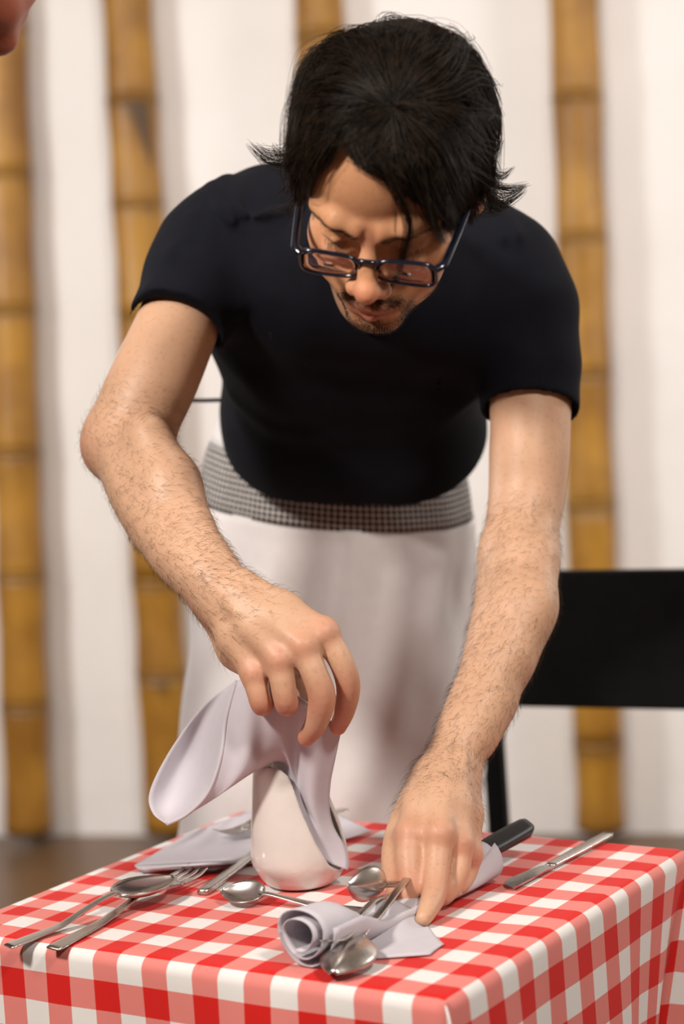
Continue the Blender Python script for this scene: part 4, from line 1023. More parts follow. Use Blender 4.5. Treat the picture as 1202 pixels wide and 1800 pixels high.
bs_ = [grow(brow, 520, 0.0060, brow_dir, 0.25, 0.00011, 0.25, 5, 4)]
stm = np.where(stb > 0.35, stb ** 2, 0) * (LH[:, 2] < -50)
bs_.append(grow(stm, 4000, 0.0042, lambda p: -HEAD.M[:, 2][None] + np.sign(HEAD.loc(p)[:, :1]) * HEAD.M[:, 0][None] * 0.5, 0.45, 0.00010, 0.4, 4, 6))
mo = np.where(LH[:, 2] < 0, np.maximum(np.maximum(gl((0, 103, -61), (16, 14, 4.5)), gl((-20, 96, -64), (10, 12, 5))), gl((20, 96, -64), (10, 12, 5))), 0); mo = np.where(mo > 0.3, mo, 0)
bs_.append(grow(mo, 420, 0.0065, lambda p: -HEAD.M[:, 2][None] * 0.7 + np.sign(HEAD.loc(p)[:, :1]) * HEAD.M[:, 0][None] * 0.9, 0.3, 0.0001, 0.3, 5, 7))
lash = np.zeros(len(BV))
for s in (-1, 1): lash = np.maximum(lash, gl((s * 32, 87, -5), (13, 7, 1.8)))
lash = np.where(lash > 0.35, lash, 0)
bs_.append(grow(lash, 160, 0.008, lambda p: HEAD.M[:, 1][None] * 1.0 - HEAD.M[:, 2][None] * 0.5 + np.sign(HEAD.loc(p)[:, :1]) * HEAD.M[:, 0][None] * 0.3, 0.9, 0.0001, 0.15, 5, 8))
def pad_segs(S, r, m=6):
    t = np.linspace(0, 1, m); x = t * (S.shape[1] - 1); j = np.minimum(x.astype(int), S.shape[1] - 2); g = x - j
    return S[:, j] * (1 - g)[None, :, None] + S[:, j + 1] * g[None, :, None], r[:, j] * (1 - g) + r[:, j + 1] * g
pp = [pad_segs(*g) for g in bs_]
fh = link('facial_hair', strands_mesh('facial_hair', np.concatenate([g[0] for g in pp]), np.concatenate([g[1] for g in pp])), MAT['hair'], waiter); fh['kind'] = 'stuff'

# ------------------------------------------------------------------ spectacles
gw = lambda a: HEAD.O + (np.asarray(a, float) / 1000) @ HEAD.M.T
glasses = empty('glasses', HEAD.w(0, 106, -16), 'dark blue rimmed glasses worn low on the leaning man\'s nose', 'glasses')
def rim_curve(s, n=56, k=1.0):
    t = np.linspace(0, 2 * np.pi, n, endpoint=False); ex = 2 / 3.6
    x = 25.0 * k * np.sign(np.cos(t)) * np.abs(np.cos(t)) ** ex; z = 13.8 * k * np.sign(np.sin(t)) * np.abs(np.sin(t)) ** ex
    z = z + np.where(z < 0, -0.06 * s * x, 0.03 * s * x)
    wrap = -0.0022 * x * s * 0; y = GY0 + 0.16 * (z + 0) - 0.0016 * (x * s + 34 - 0) ** 2 * 0.35
    return np.stack([s * 32.5 + x, y, z + GZ0], -1)
GY0, GZ0 = 107.0, -15.0
def tube_closed(path, rad, sides=8, flat=None):
    path = np.asarray(path); n = len(path); t = nrm(np.roll(path, -1, 0) - np.roll(path, 1, 0)); ref = np.array(HEAD.M[:, 1])
    u = nrm(np.cross(t, ref)); v = np.cross(u, t); a = np.linspace(0, 2 * np.pi, sides, endpoint=False)
    V = path[:, None] + np.cos(a)[None, :, None] * u[:, None] * rad[0] + np.sin(a)[None, :, None] * v[:, None] * rad[1]
    I, J = np.meshgrid(np.arange(n), np.arange(sides), indexing='ij'); I2 = (I + 1) % n; J2 = (J + 1) % sides
    return V.reshape(-1, 3), np.stack([I * sides + J, I * sides + J2, I2 * sides + J2, I2 * sides + J], -1).reshape(-1, 4)
for s in (-1, 1):
    V, Q = tube_closed(gw(rim_curve(s, k=1.04)), (0.0017, 0.0021)); link('rim', mesh_np('rim', V, Q), MAT['frame'], glasses)
    c = rim_curve(s, 48, 1.0); front = gw(c); cen = c.mean(0); rings = []
    for kk in (1.0, 0.75, 0.5, 0.25, 0.02):
        q = cen + (c - cen) * kk; q[:, 1] += 1.2 * (1 - kk ** 2); rings.append(gw(q))
    rb2 = []
    for kk in (0.02, 0.25, 0.5, 0.75, 1.0):
        q = cen + (c - cen) * kk; q[:, 1] += -1.2 - 3.0 * kk ** 2 + 1.2; rb2.append(gw(q))
    V = np.concatenate(rings + rb2); n_ = 48; m_ = 10; I, J = np.meshgrid(np.arange(m_ - 1), np.arange(n_), indexing='ij'); J2 = (J + 1) % n_
    Q = np.stack([I * n_ + J, I * n_ + J2, (I + 1) * n_ + J2, (I + 1) * n_ + J], -1).reshape(-1, 4)
    I = np.full(n_, m_ - 1); J = np.arange(n_); Q2 = np.stack([I * n_ + J, I * n_ + (J + 1) % n_, (J + 1) % n_, J], -1)
    me = mesh_np('lens', V, np.concatenate([Q, Q2]))
    bm = bmesh.new(); bm.from_mesh(me); bmesh.ops.recalc_face_normals(bm, faces=bm.faces); bm.to_mesh(me); bm.free()
    link('lens', me, MAT['lens'], glasses)
    pth = gw(catmull([(s * 57, GY0 - 0.5, GZ0 + 8), (s * 63, GY0 - 6, GZ0 + 9), (s * 65.5, GY0 - 16, GZ0 + 9.5), (s * 71, 50, -2), (s * 77, 0, 8), (s * 77, -14, 4), (s * 74, -26, -14)], 36))
    V, Fc = tube(pth, np.concatenate([np.full(8, 0.0024), np.linspace(0.0022, 0.0016, 28)]), 8, True, flat=1.6, ref=HEAD.M[:, 0]); link('temple', mesh_np('temple', V, Fc), MAT['frame'], glasses)
    V, Fc = tube(gw(catmull([(s * 10.5, GY0 - 1, GZ0 - 2), (s * 9.5, GY0 - 6, GZ0 - 4), (s * 10.5, GY0 - 8, GZ0 - 10)], 8)), 0.0016, 8); link('nose_pad', mesh_np('nose_pad', V, Fc), MAT['frame'], glasses)
V, Fc = tube(gw(catmull([(-9.5, GY0, GZ0 + 7), (-5, GY0 + 1.6, GZ0 + 9.5), (0, GY0 + 2.2, GZ0 + 10), (5, GY0 + 1.6, GZ0 + 9.5), (9.5, GY0, GZ0 + 7)], 12)), 0.0019, 8, True, flat=1.3, ref=HEAD.M[:, 1]); link('bridge', mesh_np('bridge', V, Fc), MAT['frame'], glasses)

# ------------------------------------------------------------------ things on the table
UPZ = np.array([0, 0, 1.0])
def T(px, py, h=0.0): return on_z(px, py, TZ + h + 0.0008)
def strip(path, wid, thk, side, sides=12):
    """flat bar with a rounded rectangular section following a path; side = width direction"""
    path = np.asarray(path, float); n = len(path); t = nrm(np.gradient(path, axis=0)); side = nrm(np.asarray(side, float))
    u = nrm(side - t * (t * side).sum(1, keepdims=True)); v = np.cross(t, u)
    a = np.linspace(0, 2 * np.pi, sides, endpoint=False) + np.pi / sides
    cx = np.sign(np.cos(a)) * np.abs(np.cos(a)) ** 0.55; cy = np.sign(np.sin(a)) * np.abs(np.sin(a)) ** 0.55
    wid = np.broadcast_to(wid, (n,)); thk = np.broadcast_to(thk, (n,))
    V = path[:, None] + cx[None, :, None] * u[:, None] * wid[:, None, None] / 2 + cy[None, :, None] * v[:, None] * thk[:, None, None] / 2
    I, J = np.meshgrid(np.arange(n - 1), np.arange(sides), indexing='ij'); J2 = (J + 1) % sides
    Fq = np.stack([I * sides + J, I * sides + J2, (I + 1) * sides + J2, (I + 1) * sides + J], -1).reshape(-1, 4).tolist()
    Fq += [list(range(sides - 1, -1, -1)), [(n - 1) * sides + k for k in range(sides)]]
    return V.reshape(-1, 3), Fq
def fix_normals(me):
    bm = bmesh.new(); bm.from_mesh(me); bmesh.ops.recalc_face_normals(bm, faces=bm.faces); bm.to_mesh(me); bm.free(); return me
def frame3(A, B, up):
    d = nrm(np.asarray(B) - A); s = nrm(np.cross(d, up)); return d, s, np.cross(s, d)
def spoon(name, A, B, up, label, bowl_l=0.062, bowl_w=0.041, depth=0.009, hw=(0.017, 0.007), arch=0.010, group=None):
    """A handle end, B bowl tip; the bowl opens towards up"""
    A = np.asarray(A, float); B = np.asarray(B, float); d, s, u = frame3(A, B, up); L = np.linalg.norm(B - A); hl = L - bowl_l
    root = empty(name, A, label, 'spoon', group)
    t = np.linspace(0, 1, 26); x = t * (hl + 0.004)
    zc = 0.0012 + arch * np.sin(np.clip((t - 0.45) / 0.55, 0, 1) * np.pi * 0.5) ** 1.3
    w_ = hw[0] + (hw[1] - hw[0]) * np.clip(t * 1.15, 0, 1) ** 0.75; w_[:2] *= (0.75, 0.95); th = 0.0017 + 0.0015 * np.exp(-((t - 0.92) / 0.12) ** 2)
    V, Fc = strip(A + x[:, None] * d + zc[:, None] * u, w_, th, s); link('handle', fix_normals(mesh_np('handle', V, Fc)), MAT['steel'], root)
    nu, nv = 26, 15; a = np.linspace(0, 1, nu); b = np.linspace(-1, 1, nv)
    G = []
    for ai in a:
        half = bowl_w / 2 * max(0.055, (math.sin(math.pi * min(1, ai ** 0.82)) ** 0.62 if 0 < ai < 1 else 0.0))
        if ai > 0.93: half = max(half, bowl_w / 2 * 0.16)
        rim = arch * (1 - ai) ** 1.6 + 0.006 * ai + depth * 0.75 * math.sin(math.pi * ai) * 0.35
        for bi in b:
            dep = depth * math.sin(math.pi * min(1, 0.06 + ai * 0.9)) ** 0.8 * (1 - bi * bi) 
            G.append(A + d * (hl + ai * bowl_l) + s * (half * bi) + u * (rim + 0.0012 - dep))
    G = np.array(G); G = G - u * min(0, ((G - A) @ u).min())
    me = mesh_np('bowl', G, grid_faces(nu, nv)); o = link('bowl', me, MAT['steel'], root)
    m = o.modifiers.new('thickness', 'SOLIDIFY'); m.thickness = 0.0014; m.offset = 0
    return root
def fork(name, A, B, up, label, head_w=0.025, tine=0.046, hw=(0.018, 0.007), arch=0.010, group=None):
    A = np.asarray(A, float); B = np.asarray(B, float); d, s, u = frame3(A, B, up); L = np.linalg.norm(B - A)
    root = empty(name, A, label, 'fork', group)
    hl = L - tine - 0.022
    def z(x):
        q = np.clip((x - 0.45 * hl) / (L - 0.45 * hl), 0, 1)
        return 0.0012 + arch * np.interp(q, [0, 0.35, 0.55, 0.75, 0.9, 1], [0, 0.95, 0.75, 0.35, 0.35, 0.75])
    x = np.linspace(0, hl, 24); t = x / hl; w_ = hw[0] + (hw[1] - hw[0]) * np.clip(t * 1.15, 0, 1) ** 0.75; w_[:2] *= (0.75, 0.95)
    V, Fc = strip(A + x[:, None] * d + z(x)[:, None] * u, w_, 0.002, s); link('handle', fix_normals(mesh_np('handle', V, Fc)), MAT['steel'], root)
    x = np.linspace(hl - 0.002, L - tine + 0.002, 12); t = np.linspace(0, 1, 12)
    V, Fc = strip(A + x[:, None] * d + z(x)[:, None] * u, hw[1] + (head_w - hw[1]) * np.sin(t * np.pi / 2) ** 1.2, 0.002, s); link('head', fix_normals(mesh_np('head', V, Fc)), MAT['steel'], root)
    for k in range(4):
        off = (k - 1.5) * head_w * 0.262; x = np.linspace(L - tine, L, 12); t = np.linspace(0, 1, 12)
        V, Fc = strip(A + x[:, None] * d + s * off + z(x)[:, None] * u, head_w * 0.175 * np.clip(1.12 - t ** 4, 0.25, 1), 0.0018 * np.clip(1.15 - t * 0.6, 0.4, 1), s, 8)
        link('tine', fix_normals(mesh_np('tine', V, Fc)), MAT['steel'], root)
    return root
def knife(name, A, B, up, label, blade=0.085, hmat='steel', hw=0.014, bw=0.019, group=None, edge=1, hthk=0.006):
    """A handle end, B blade tip"""
    A = np.asarray(A, float); B = np.asarray(B, float); d, s, u = frame3(A, B, up); L = np.linalg.norm(B - A); hl = L - blade
    root = empty(name, A, label, 'knife', group)
    x = np.linspace(0, hl, 20); t = x / hl
    w_ = hw * (0.80 + 0.28 * np.sin(np.clip(1.05 - t, 0, 1) * 2.2)) ; w_[0] *= 0.8
    V, Fc = strip(A + x[:, None] * d + u * (hthk / 2), w_, hthk * (1 - 0.35 * t), s); link('handle', fix_normals(mesh_np('handle', V, Fc)), MAT[hmat], root)
    x = np.linspace(hl - 0.001, L, 26); t = np.linspace(0, 1, 26)
    top = np.full(26, bw * 0.32); bot = -bw * 0.32 - bw * 0.36 * np.sin(np.clip(t * 1.05 + 0.02, 0, 1) * np.pi * 0.62) ** 0.8
    tipc = np.clip((t - 0.72) / 0.28, 0, 1); bot = bot + (top - bot) * tipc ** 2.2 * 0.98
    neck = np.clip(t / 0.08, 0, 1); top = top * (0.8 + 0.2 * neck); bot = bot * (0.6 + 0.4 * neck)
    V = []
    for i in range(26):
        c = A + x[i] * d + u * 0.0032
        V += [c + s * edge * top[i] + u * 0.0009, c + s * edge * bot[i], c + s * edge * top[i] - u * 0.0009]
    Fc = []
    for i in range(25):
        for j in range(3): j2 = (j + 1) % 3; Fc.append([i * 3 + j, i * 3 + j2, (i + 1) * 3 + j2, (i + 1) * 3 + j])
    Fc += [[2, 1, 0], [75, 76, 77]]
    me = fix_normals(mesh_np('blade', np.array(V), Fc, smooth=False)); link('blade', me, MAT['steel'], root)
    return root

spoon('tablespoon', T(14, 1666), T(308, 1552, 0.014), nrm(np.array([-0.30, -0.38, 1.0])), 'tablespoon lying face up at the left edge of the checked table', 0.072, 0.046, 0.011, (0.017, 0.007), 0.012)
fork('dinner_fork', T(92, 1670), T(350, 1532, 0.006), nrm(np.array([0.05, -0.15, 1.0])), 'steel fork with tines up lying beside the tablespoon on the left', 0.028, 0.05, arch=0.008)
spoon('teaspoon', T(642, 1604), T(392, 1574, 0.006), nrm(np.array([-0.2, -0.35, 1.0])), 'teaspoon lying just in front of the white napkin holder', 0.046, 0.034, 0.008, (0.012, 0.005), 0.007)
knife('butter_knife', T(1070, 1472), T(893, 1566), UPZ, 'all-steel table knife lying at the right edge of the checked cloth', 0.080, 'steel', 0.013, 0.021, None, -1)

# ---------------- white napkin holder: egg-shaped shell with a cut-away front
VC = T(531, 1553); VC[2] = TZ + 0.0012
_vz = np.array([0, 0.003, 0.010, 0.0255, 0.0516, 0.0777, 0.097, 0.115, 0.124, 0.1285, 0.130]); _vr = np.array([0.027, 0.0335, 0.0400, 0.0470, 0.0445, 0.0390, 0.0348, 0.0297, 0.0245, 0.0160, 0.0])
_prof = catmull(np.stack([_vr, _vz], -1), 70); _prof = np.vstack([np.stack([np.linspace(0, _prof[0, 0], 14)[:-1], np.zeros(13)], -1), _prof])
def _egg(p):
    q = p - VC; q[:, 0] += 0.0105 * (np.clip(q[:, 2], 0, 1) / 0.12) ** 2; rr = np.hypot(q[:, 0], q[:, 1]); P2 = np.stack([rr, q[:, 2]], -1)
    D = np.full(len(p), 9.0)
    for a, b in zip(_prof[:-1], _prof[1:]):
        ab = b - a; t = np.clip(((P2 - a) @ ab) / (ab @ ab + 1e-12), 0, 1); D = np.minimum(D, ((P2 - a - t[:, None] * ab) ** 2).sum(1))
    inside = (rr < np.interp(q[:, 2], _prof[13:, 1], _prof[13:, 0])) & (q[:, 2] > 0) & (q[:, 2] < 0.13)
    return np.sqrt(D) * np.where(inside, -1, 1)
def _eggshell(p): return np.abs(_egg(p) + 0.0018) - 0.0018
_cz = np.array([-0.01, 0.006, 0.013, 0.0255, 0.048, 0.0777, 0.103, 0.112, 0.118, 0.1215, 0.124, 0.14]); _cx = np.array([0.06, 0.050, 0.040, 0.0283, 0.0174, 0.0065, -0.001, -0.004, -0.010, -0.018, -0.032, -0.06])
def _cut(p):
    q = p - VC; xc = np.interp(q[:, 2], _cz, _cx); ylim = np.where(q[:, 2] > 0.105, 0.030, -0.006)
    return np.maximum((xc - q[:, 0]) * 0.85, q[:, 1] - ylim)
holder_f = Field(); holder_f.fun(_eggshell, VC - 0.06, VC + np.array([0.06, 0.06, 0.14]), 0.001, 'u'); holder_f.fun(_cut, VC - 0.07, VC + 0.15, 0.002, 's')
HV, HQ = holder_f.mesh(0.0016); HV = relax(HV, HQ, 1, 0.4)
tag(link('napkin_holder', mesh_np('napkin_holder', HV, HQ), MAT['ceramic']), 'glossy white egg-shaped ceramic napkin holder with a cut-away front', 'napkin holder')

# ---------------- napkins
def coons(top, left, right, bottom, nu, nv):
    """curves as (px, py, y) lists; top and bottom run left to right, left and right run top to bottom"""
    t = catmull(top, nu); b = catmull(bottom, nu); l = catmull(left, nv); r = catmull(right, nv)
    u = np.linspace(0, 1, nu)[:, None, None]; v = np.linspace(0, 1, nv)[None, :, None]
    C = (1 - v) * t[:, None] + v * b[:, None] + (1 - u) * l[None] + u * r[None] - ((1 - u) * (1 - v) * t[0] + u * (1 - v) * t[-1] + (1 - u) * v * b[0] + u * v * b[-1])
    return C
def px_grid(C): return np.array([[P(*q) for q in row] for row in C])
def cloth_obj(name, grids, label, thick=0.0011, cat='napkin', group=None):
    V = []; Q = []; o_ = 0
    for G in grids:
        nu, nv, _ = G.shape[:3] if G.ndim == 3 else (0, 0, 0); V.append(G.reshape(-1, 3)); Q.append(grid_faces(nu, nv) + o_); o_ += nu * nv
    me = mesh_np(name, np.concatenate(V), np.concatenate(Q))
    bm = bmesh.new(); bm.from_mesh(me); bmesh.ops.remove_doubles(bm, verts=bm.verts, dist=0.0003); bmesh.ops.recalc_face_normals(bm, faces=bm.faces); bm.to_mesh(me); bm.free()
    me.polygons.foreach_set('use_smooth', np.ones(len(me.polygons), dtype=bool))
    o = link(name, me, MAT['napkin']); s = o.modifiers.new('thickness', 'SOLIDIFY'); s.thickness = thick; s.offset = 0
    return tag(o, label, cat, group)
hem = [(416, 1196, 1.905), (398, 1262, 1.900), (388, 1330, 1.895), (366, 1392, 1.895), (330, 1430, 1.900), (293, 1449, 1.905)]
A_ = coons([(416, 1196, 1.935), (416, 1196, 1.905)], [(416, 1196, 1.935), (358, 1240, 1.945), (300, 1318, 1.945), (264, 1390, 1.935), (268, 1428, 1.925), (293, 1449, 1.905)], hem, [(293, 1449, 1.905), (293, 1449, 1.905)], 14, 30)
uu = np.linspace(0, 1, 14)[:, None]; vv = np.linspace(0, 1, 30)[None]
A_[..., 2] += 0.035 * np.sin(np.pi * uu) * np.sin(np.pi * vv)
B1 = coons([(416, 1196, 1.905), (470, 1195, 1.880), (540, 1235, 1.882), (600, 1282, 1.900)], hem,
           [(600, 1282, 1.900), (590, 1330, 1.912), (581, 1375, 1.922), (579, 1420, 1.930), (587, 1455, 1.932), (606, 1488, 1.932), (613, 1516, 1.928), (611, 1530, 1.922)],
           [(293, 1449, 1.905), (345, 1418, 1.902), (392, 1385, 1.905), (440, 1352, 1.925), (486, 1334, 1.935), (512, 1400, 1.925), (534, 1458, 1.9185), (566, 1508, 1.9165), (611, 1530, 1.922)], 44, 26)
uu = np.linspace(0, 1, 44)[:, None]; vv = np.linspace(0, 1, 26)[None]; win = np.sin(np.pi * uu) * np.sin(np.pi * np.clip(vv, 0, 1)) ** 0.7 * (1 - np.clip(vv * uu * 2.2 - 0.6, 0, 1))
B1[..., 2] += 0.010 * win * np.sin(uu * 11 + 0.6 * vv) + 0.006 * win * np.cos(uu * 19 - vv)
hp = np.array([P(*q) for q in catmull(hem, 40)]); ha = np.linspace(0, 2 * np.pi, 9); ht = nrm(np.gradient(hp, axis=0)); hu = nrm(np.cross(ht, UPZ)); hv = np.cross(hu, ht)
hem_roll = hp[:, None] + (np.cos(ha)[None, :, None] * hu[:, None] + np.sin(ha)[None, :, None] * hv[:, None]) * 0.0014
cloth_obj('held_napkin', [px_grid(A_), px_grid(B1), hem_roll], 'lilac-white napkin lifted by the right hand out of the white holder')
# napkin spread behind the holder
def lay(C, hts):
    return np.array([[on_z(q[0], q[1], TZ + 0.0022 + hh) for q, hh in zip(r, h)] for r, h in zip(C, hts)])
def lay_grid(tl, tr, bl, br, nu, nv, hf):
    u = np.linspace(0, 1, nu)[:, None, None]; v = np.linspace(0, 1, nv)[None, :, None]
    C = (1 - u) * (1 - v) * np.array(tl, float) + u * (1 - v) * np.array(tr, float) + (1 - u) * v * np.array(bl, float) + u * v * np.array(br, float)
    return lay(C, hf(u[..., 0], v[..., 0]))
n_a = lay_grid((330, 1466), (452, 1420), (236, 1522), (470, 1510), 24, 14, lambda u, v: 0.0015 + 0.0035 * np.sin(u * 9 + v * 3) ** 2 * (1 - v) + 0.002 * v + 0 * u)
n_b_ = lay_grid((236, 1522), (470, 1510), (250, 1533), (474, 1516), 24, 5, lambda u, v: 0.0035 * (1 - v) + 0.012 * np.sin(np.pi * np.clip(u * 1.2, 0, 1)) * np.sin(v * np.pi) + 0.0005)
n_c = lay_grid((452, 1420), (596, 1432), (470, 1510), (655, 1462), 26, 12, lambda u, v: 0.002 + 0.008 * u * np.sin(v * 3.0) * (u > 0.3) + 0.003 * np.sin(u * 8) ** 2 * (1 - v))
cloth_obj('spread_napkin', [n_a, n_b_, n_c], 'white napkin spread flat on the cloth behind the white holder', 0.0012)
fork('napkin_fork', T(566, 1440, 0.006), T(381, 1474, 0.010), UPZ, 'fork lying on the spread napkin behind the holder', 0.025, 0.046)
spoon('napkin_spoon', T(606, 1424, 0.007), T(428, 1468, 0.012), UPZ, 'spoon lying next to the fork on the spread napkin behind the holder', 0.050, 0.034)
knife('dessert_knife', T(356, 1574, 0.0), T(474, 1486, 0.004), UPZ, 'steel knife with only its handle showing at the left of the holder', 0.05, 'steel', 0.013, 0.014)

# rolled napkin under the left hand
r0p, r1p = T(540, 1700), T(846, 1548)
axd = r1p - r0p; axL = np.linalg.norm(axd); axd = axd / axL; axs = nrm(np.cross(axd, UPZ))           # towards the camera side
nL, nA = 34, 72; G = np.zeros((nA, nL, 3)); aa = np.linspace(0, 1, nA)
for j in range(nL):
    q = j / (nL - 1); R0 = 0.0285 - 0.011 * np.interp(q, [0, 0.18, 0.32, 0.55, 0.85, 1], [0, 0.15, 0.8, 1.0, 0.75, 0.3])
    sq = np.interp(q, [0, 0.15, 0.32, 0.5, 0.85, 1], [1.0, 0.95, 0.6, 0.5, 0.55, 0.85]); rot = 0.6 * q
    for i, a in enumerate(aa):
        th = -1.9 + a * 2.35 * 2 * np.pi + rot; r = R0 * (0.40 + 0.60 * a) * (1 + 0.05 * math.sin(3 * th + 4 * q))
        cen = r0p + axd * (q * axL - 0.010 * (1 - a) * (q < 0.5)) + UPZ * (R0 * sq)
        lz = r * math.sin(th) * sq; G[i, j] = cen + axs * r * math.cos(th) * 1.08 + UPZ * max(lz, -R0 * sq + 0.001 + 0.002 * (1 - a))
flap = coons([(646, 1584, 1.775), (690, 1582, 1.785), (736, 1604, 1.795)], [(646, 1584, 1.775), (638, 1645, 1.738), (640, 1703, 1.692)], [(736, 1604, 1.795), (746, 1650, 1.750), (757, 1707, 1.692)], [(640, 1703, 1.692), (700, 1706, 1.692), (757, 1707, 1.692)], 16, 14)
flap2 = coons([(736, 1604, 1.795), (748, 1640, 1.785)], [(736, 1604, 1.795), (746, 1650, 1.750), (757, 1707, 1.692)], [(748, 1640, 1.785), (765, 1664, 1.745), (782, 1692, 1.718)], [(757, 1707, 1.692), (768, 1702, 1.705), (782, 1692, 1.718)], 6, 14)
FG = [px_grid(flap), px_grid(flap2)]
for g in FG: g[..., 2] = np.maximum(g[..., 2], TZ + 0.002)
cloth_obj('rolled_napkin', [G] + FG, 'napkin rolled loosely round cutlery under the left hand', 0.0010)
# cutlery gripped in the left hand
hand_c = P(715, 1562, 1.80)
spoon('serving_spoon', P(768, 1482, 1.900), P(584, 1692, 1.636), nrm(np.array([0.25, 0.75, -0.45])), 'big spoon in the left hand, its rounded back towards the camera', 0.070, 0.047, 0.012, (0.008, 0.0075), 0.004)
spoon('small_spoon', P(790, 1552, 1.862), P(622, 1562, 1.768), nrm(np.array([0.5, 0.80, -0.15])), 'small spoon in the left hand above the big spoon', 0.048, 0.034, 0.009, (0.007, 0.006), 0.004)
fork('gripped_fork', P(764, 1522, 1.91), P(571, 1672, 1.66), nrm(np.array([0.1, 0.3, 0.9])), 'fork in the left hand, only tine tips showing below the big spoon', hw=(0.008, 0.007))
knife('steak_knife', P(922, 1463, 1.985), P(690, 1590, 1.815), nrm(np.array([0.2, -0.55, 0.8])), 'knife with a black handle sticking out behind the left hand', 0.11, 'black_plastic', 0.0195, 0.018, hthk=0.014)
# dark rod behind the waist
rp = np.array([P(300, 700, 2.36), P(345, 704, 2.36), P(392, 703, 2.36), P(430, 702, 2.36)])
V, Fc = tube(catmull(rp, 10), 0.0025, 10); tag(link('black_stick', mesh_np('black_stick', V, Fc), MAT['black_plastic']), 'thin black stick poking out level behind the leaning man\'s waist', 'stick')

# ------------------------------------------------------------------ second person at the left, only the chin reaches into the picture
p20 = math.radians(16); fw2 = nrm(np.array([0.40, 0.86, -0.30])); up2 = np.array([0.0, 0.0, 1.0])
sd2 = nrm(np.cross(up2, fw2)); up2 = np.cross(fw2, sd2)
M2 = np.stack([sd2, fw2, up2], 1); CH = P(0, 90, 2.1); H2 = Head(M2, CH - M2 @ np.array([0, 0.085, -0.106]))
f2 = Field(); add_head(f2, H2)
bx, by = CH[0] - 0.30, CH[1] - 0.10
sh = np.array([bx + 0.06, by, CH[2] - 0.12])
f2.chain([(H2.w(0, -16, -60), 0.055), (sh + np.array([0.02, 0, 0.05]), 0.058), (sh + np.array([0, 0, -0.02]), 0.06)], 0.03)
f2.cone(sh + np.array([-0.02, -0.14, -0.03]), sh + np.array([-0.02, 0.14, -0.03]), 0.05, 0.05, 0.03)
for s in (-1, 1):
    f2.limb([(sh + np.array([-0.02, s * 0.19, -0.06]), 0.045), (sh + np.array([-0.05, s * 0.23, -0.34]), 0.040), (sh + np.array([-0.03, s * 0.22, -0.56]), 0.030)], 0.02)
    hb = sh + np.array([-0.03, s * 0.22, -0.58])
    f2.limb([(hb, 0.028), (hb + np.array([0.01, 0, -0.05]), 0.030), (hb + np.array([0.015, 0, -0.09]), 0.024)], 0.015)
    for k in range(4):
        q = hb + np.array([0.042 - 0.021 * k, 0, -0.085]); f2.limb([(q, 0.0095), (q + np.array([0.004, -s * 0.004, -0.04]), 0.0088), (q + np.array([0.002, -s * 0.018, -0.068 + 0.006 * abs(k - 1)]), 0.0075)], 0.004)
    f2.limb([(hb + np.array([0.03, 0, -0.02]), 0.014), (hb + np.array([0.055, -s * 0.008, -0.055]), 0.0105), (hb + np.array([0.058, -s * 0.015, -0.085]), 0.009)], 0.008)
person2 = empty('person', (bx, by, 0), 'person at the far left edge, only a reddish jaw showing at the top corner', 'person')
V2_, Q2_ = f2.mesh(0.0042); V2_ = relax(V2_, Q2_, 2, 0.4); me = mesh_np('body', V2_, Q2_)
l2 = H2.loc(V2_); st2 = np.exp(-(((l2 - np.array([0, 80, -100])) / np.array([45, 45, 28])) ** 2).sum(1)) * 0.35
attr(me, 'red', np.exp(-(((l2 - np.array([0, 90, -100])) / np.array([30, 30, 20])) ** 2).sum(1)) * 0.6); attr(me, 'lip', np.zeros(len(V2_))); attr(me, 'stubble', st2)
link('body', me, MAT['skin2'], person2)
c2 = Field(); c2.ell(H2.w(0, -14, 42), (0.0785, 0.1005, 0.0795), 0.01, 'u', M2); c2.ell(H2.w(0, 22, 42), (0.066, 0.060, 0.063), 0.03, 'u', M2); c2.ell(H2.w(0, -45, -10), (0.060, 0.056, 0.054), 0.03, 'u', M2)
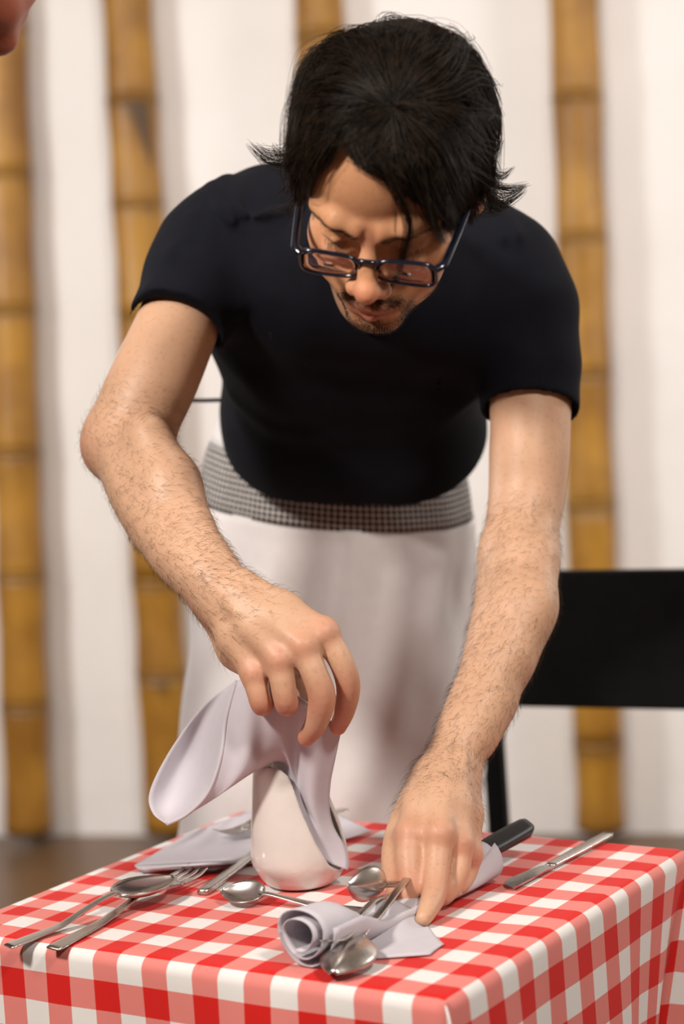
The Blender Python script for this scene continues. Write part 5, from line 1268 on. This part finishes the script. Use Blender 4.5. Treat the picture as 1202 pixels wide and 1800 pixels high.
def _hl2(p):
    l = H2.loc(p); return (l[:, 2] - np.interp(l[:, 1], [-130, -40, -8, 14, 28, 46, 66, 140], [-58, -50, -5, 5, 45, 70, 84, 150])) * 0.0007
c2.fun(_hl2, H2.O - 0.3, H2.O + 0.3, 0.004, 's')
V_, Q_ = c2.mesh(0.004); link('hair', mesh_np('hair', V_, Q_), MAT['hair'], person2)
t2 = Field()
t2.cone(sh + np.array([-0.02, -0.15, -0.05]), sh + np.array([-0.02, 0.15, -0.05]), 0.072, 0.072, 0.05)
t2.cone(sh + np.array([-0.02, -0.07, -0.20]), sh + np.array([-0.02, 0.07, -0.20]), 0.105, 0.105, 0.06)
t2.cone(sh + np.array([-0.03, -0.06, -0.42]), sh + np.array([-0.03, 0.06, -0.42]), 0.100, 0.100, 0.06)
for s in (-1, 1): t2.limb([(sh + np.array([-0.02, s * 0.17, -0.05]), 0.062), (sh + np.array([-0.04, s * 0.215, -0.22]), 0.055), (sh + np.array([-0.045, s * 0.225, -0.27]), 0.052)], 0.03)
t2.cone(sh + np.array([0.02, 0, 0.06]), sh + np.array([0.0, 0, -0.04]), 0.064, 0.062, 0.008, 's')
t2.plane(sh + np.array([0, 0, -0.50]), (0, 0, -1))
V_, Q_ = t2.mesh(0.006); link('shirt', mesh_np('shirt', V_, Q_), MAT['denim'], person2)
for s in (-1, 1):
    fy = by + s * 0.09; zt = sh[2] - 0.48
    V, Fc = tube(catmull([(bx - 0.01, by + s * 0.065, zt), (bx - 0.01, fy, zt * 0.55), (bx - 0.01, fy, 0.08)], 12), np.linspace(0.092, 0.058, 12), 18, True, ref=(0, 1, 0)); link('trouser_leg', mesh_np('trouser_leg', V, Fc), MAT['denim'], person2)
    sf = Field(); sf.chain([((bx - 0.06, fy, 0.045), 0.04), ((bx + 0.05, fy, 0.042), 0.038), ((bx + 0.13, fy, 0.034), 0.032)], 0.02); sf.plane((bx, fy, 0.001), (0, 0, -1), 0.003)
    V, Q = sf.mesh(0.007); link('shoe', mesh_np('shoe', V, Q), MAT['leather'], person2)
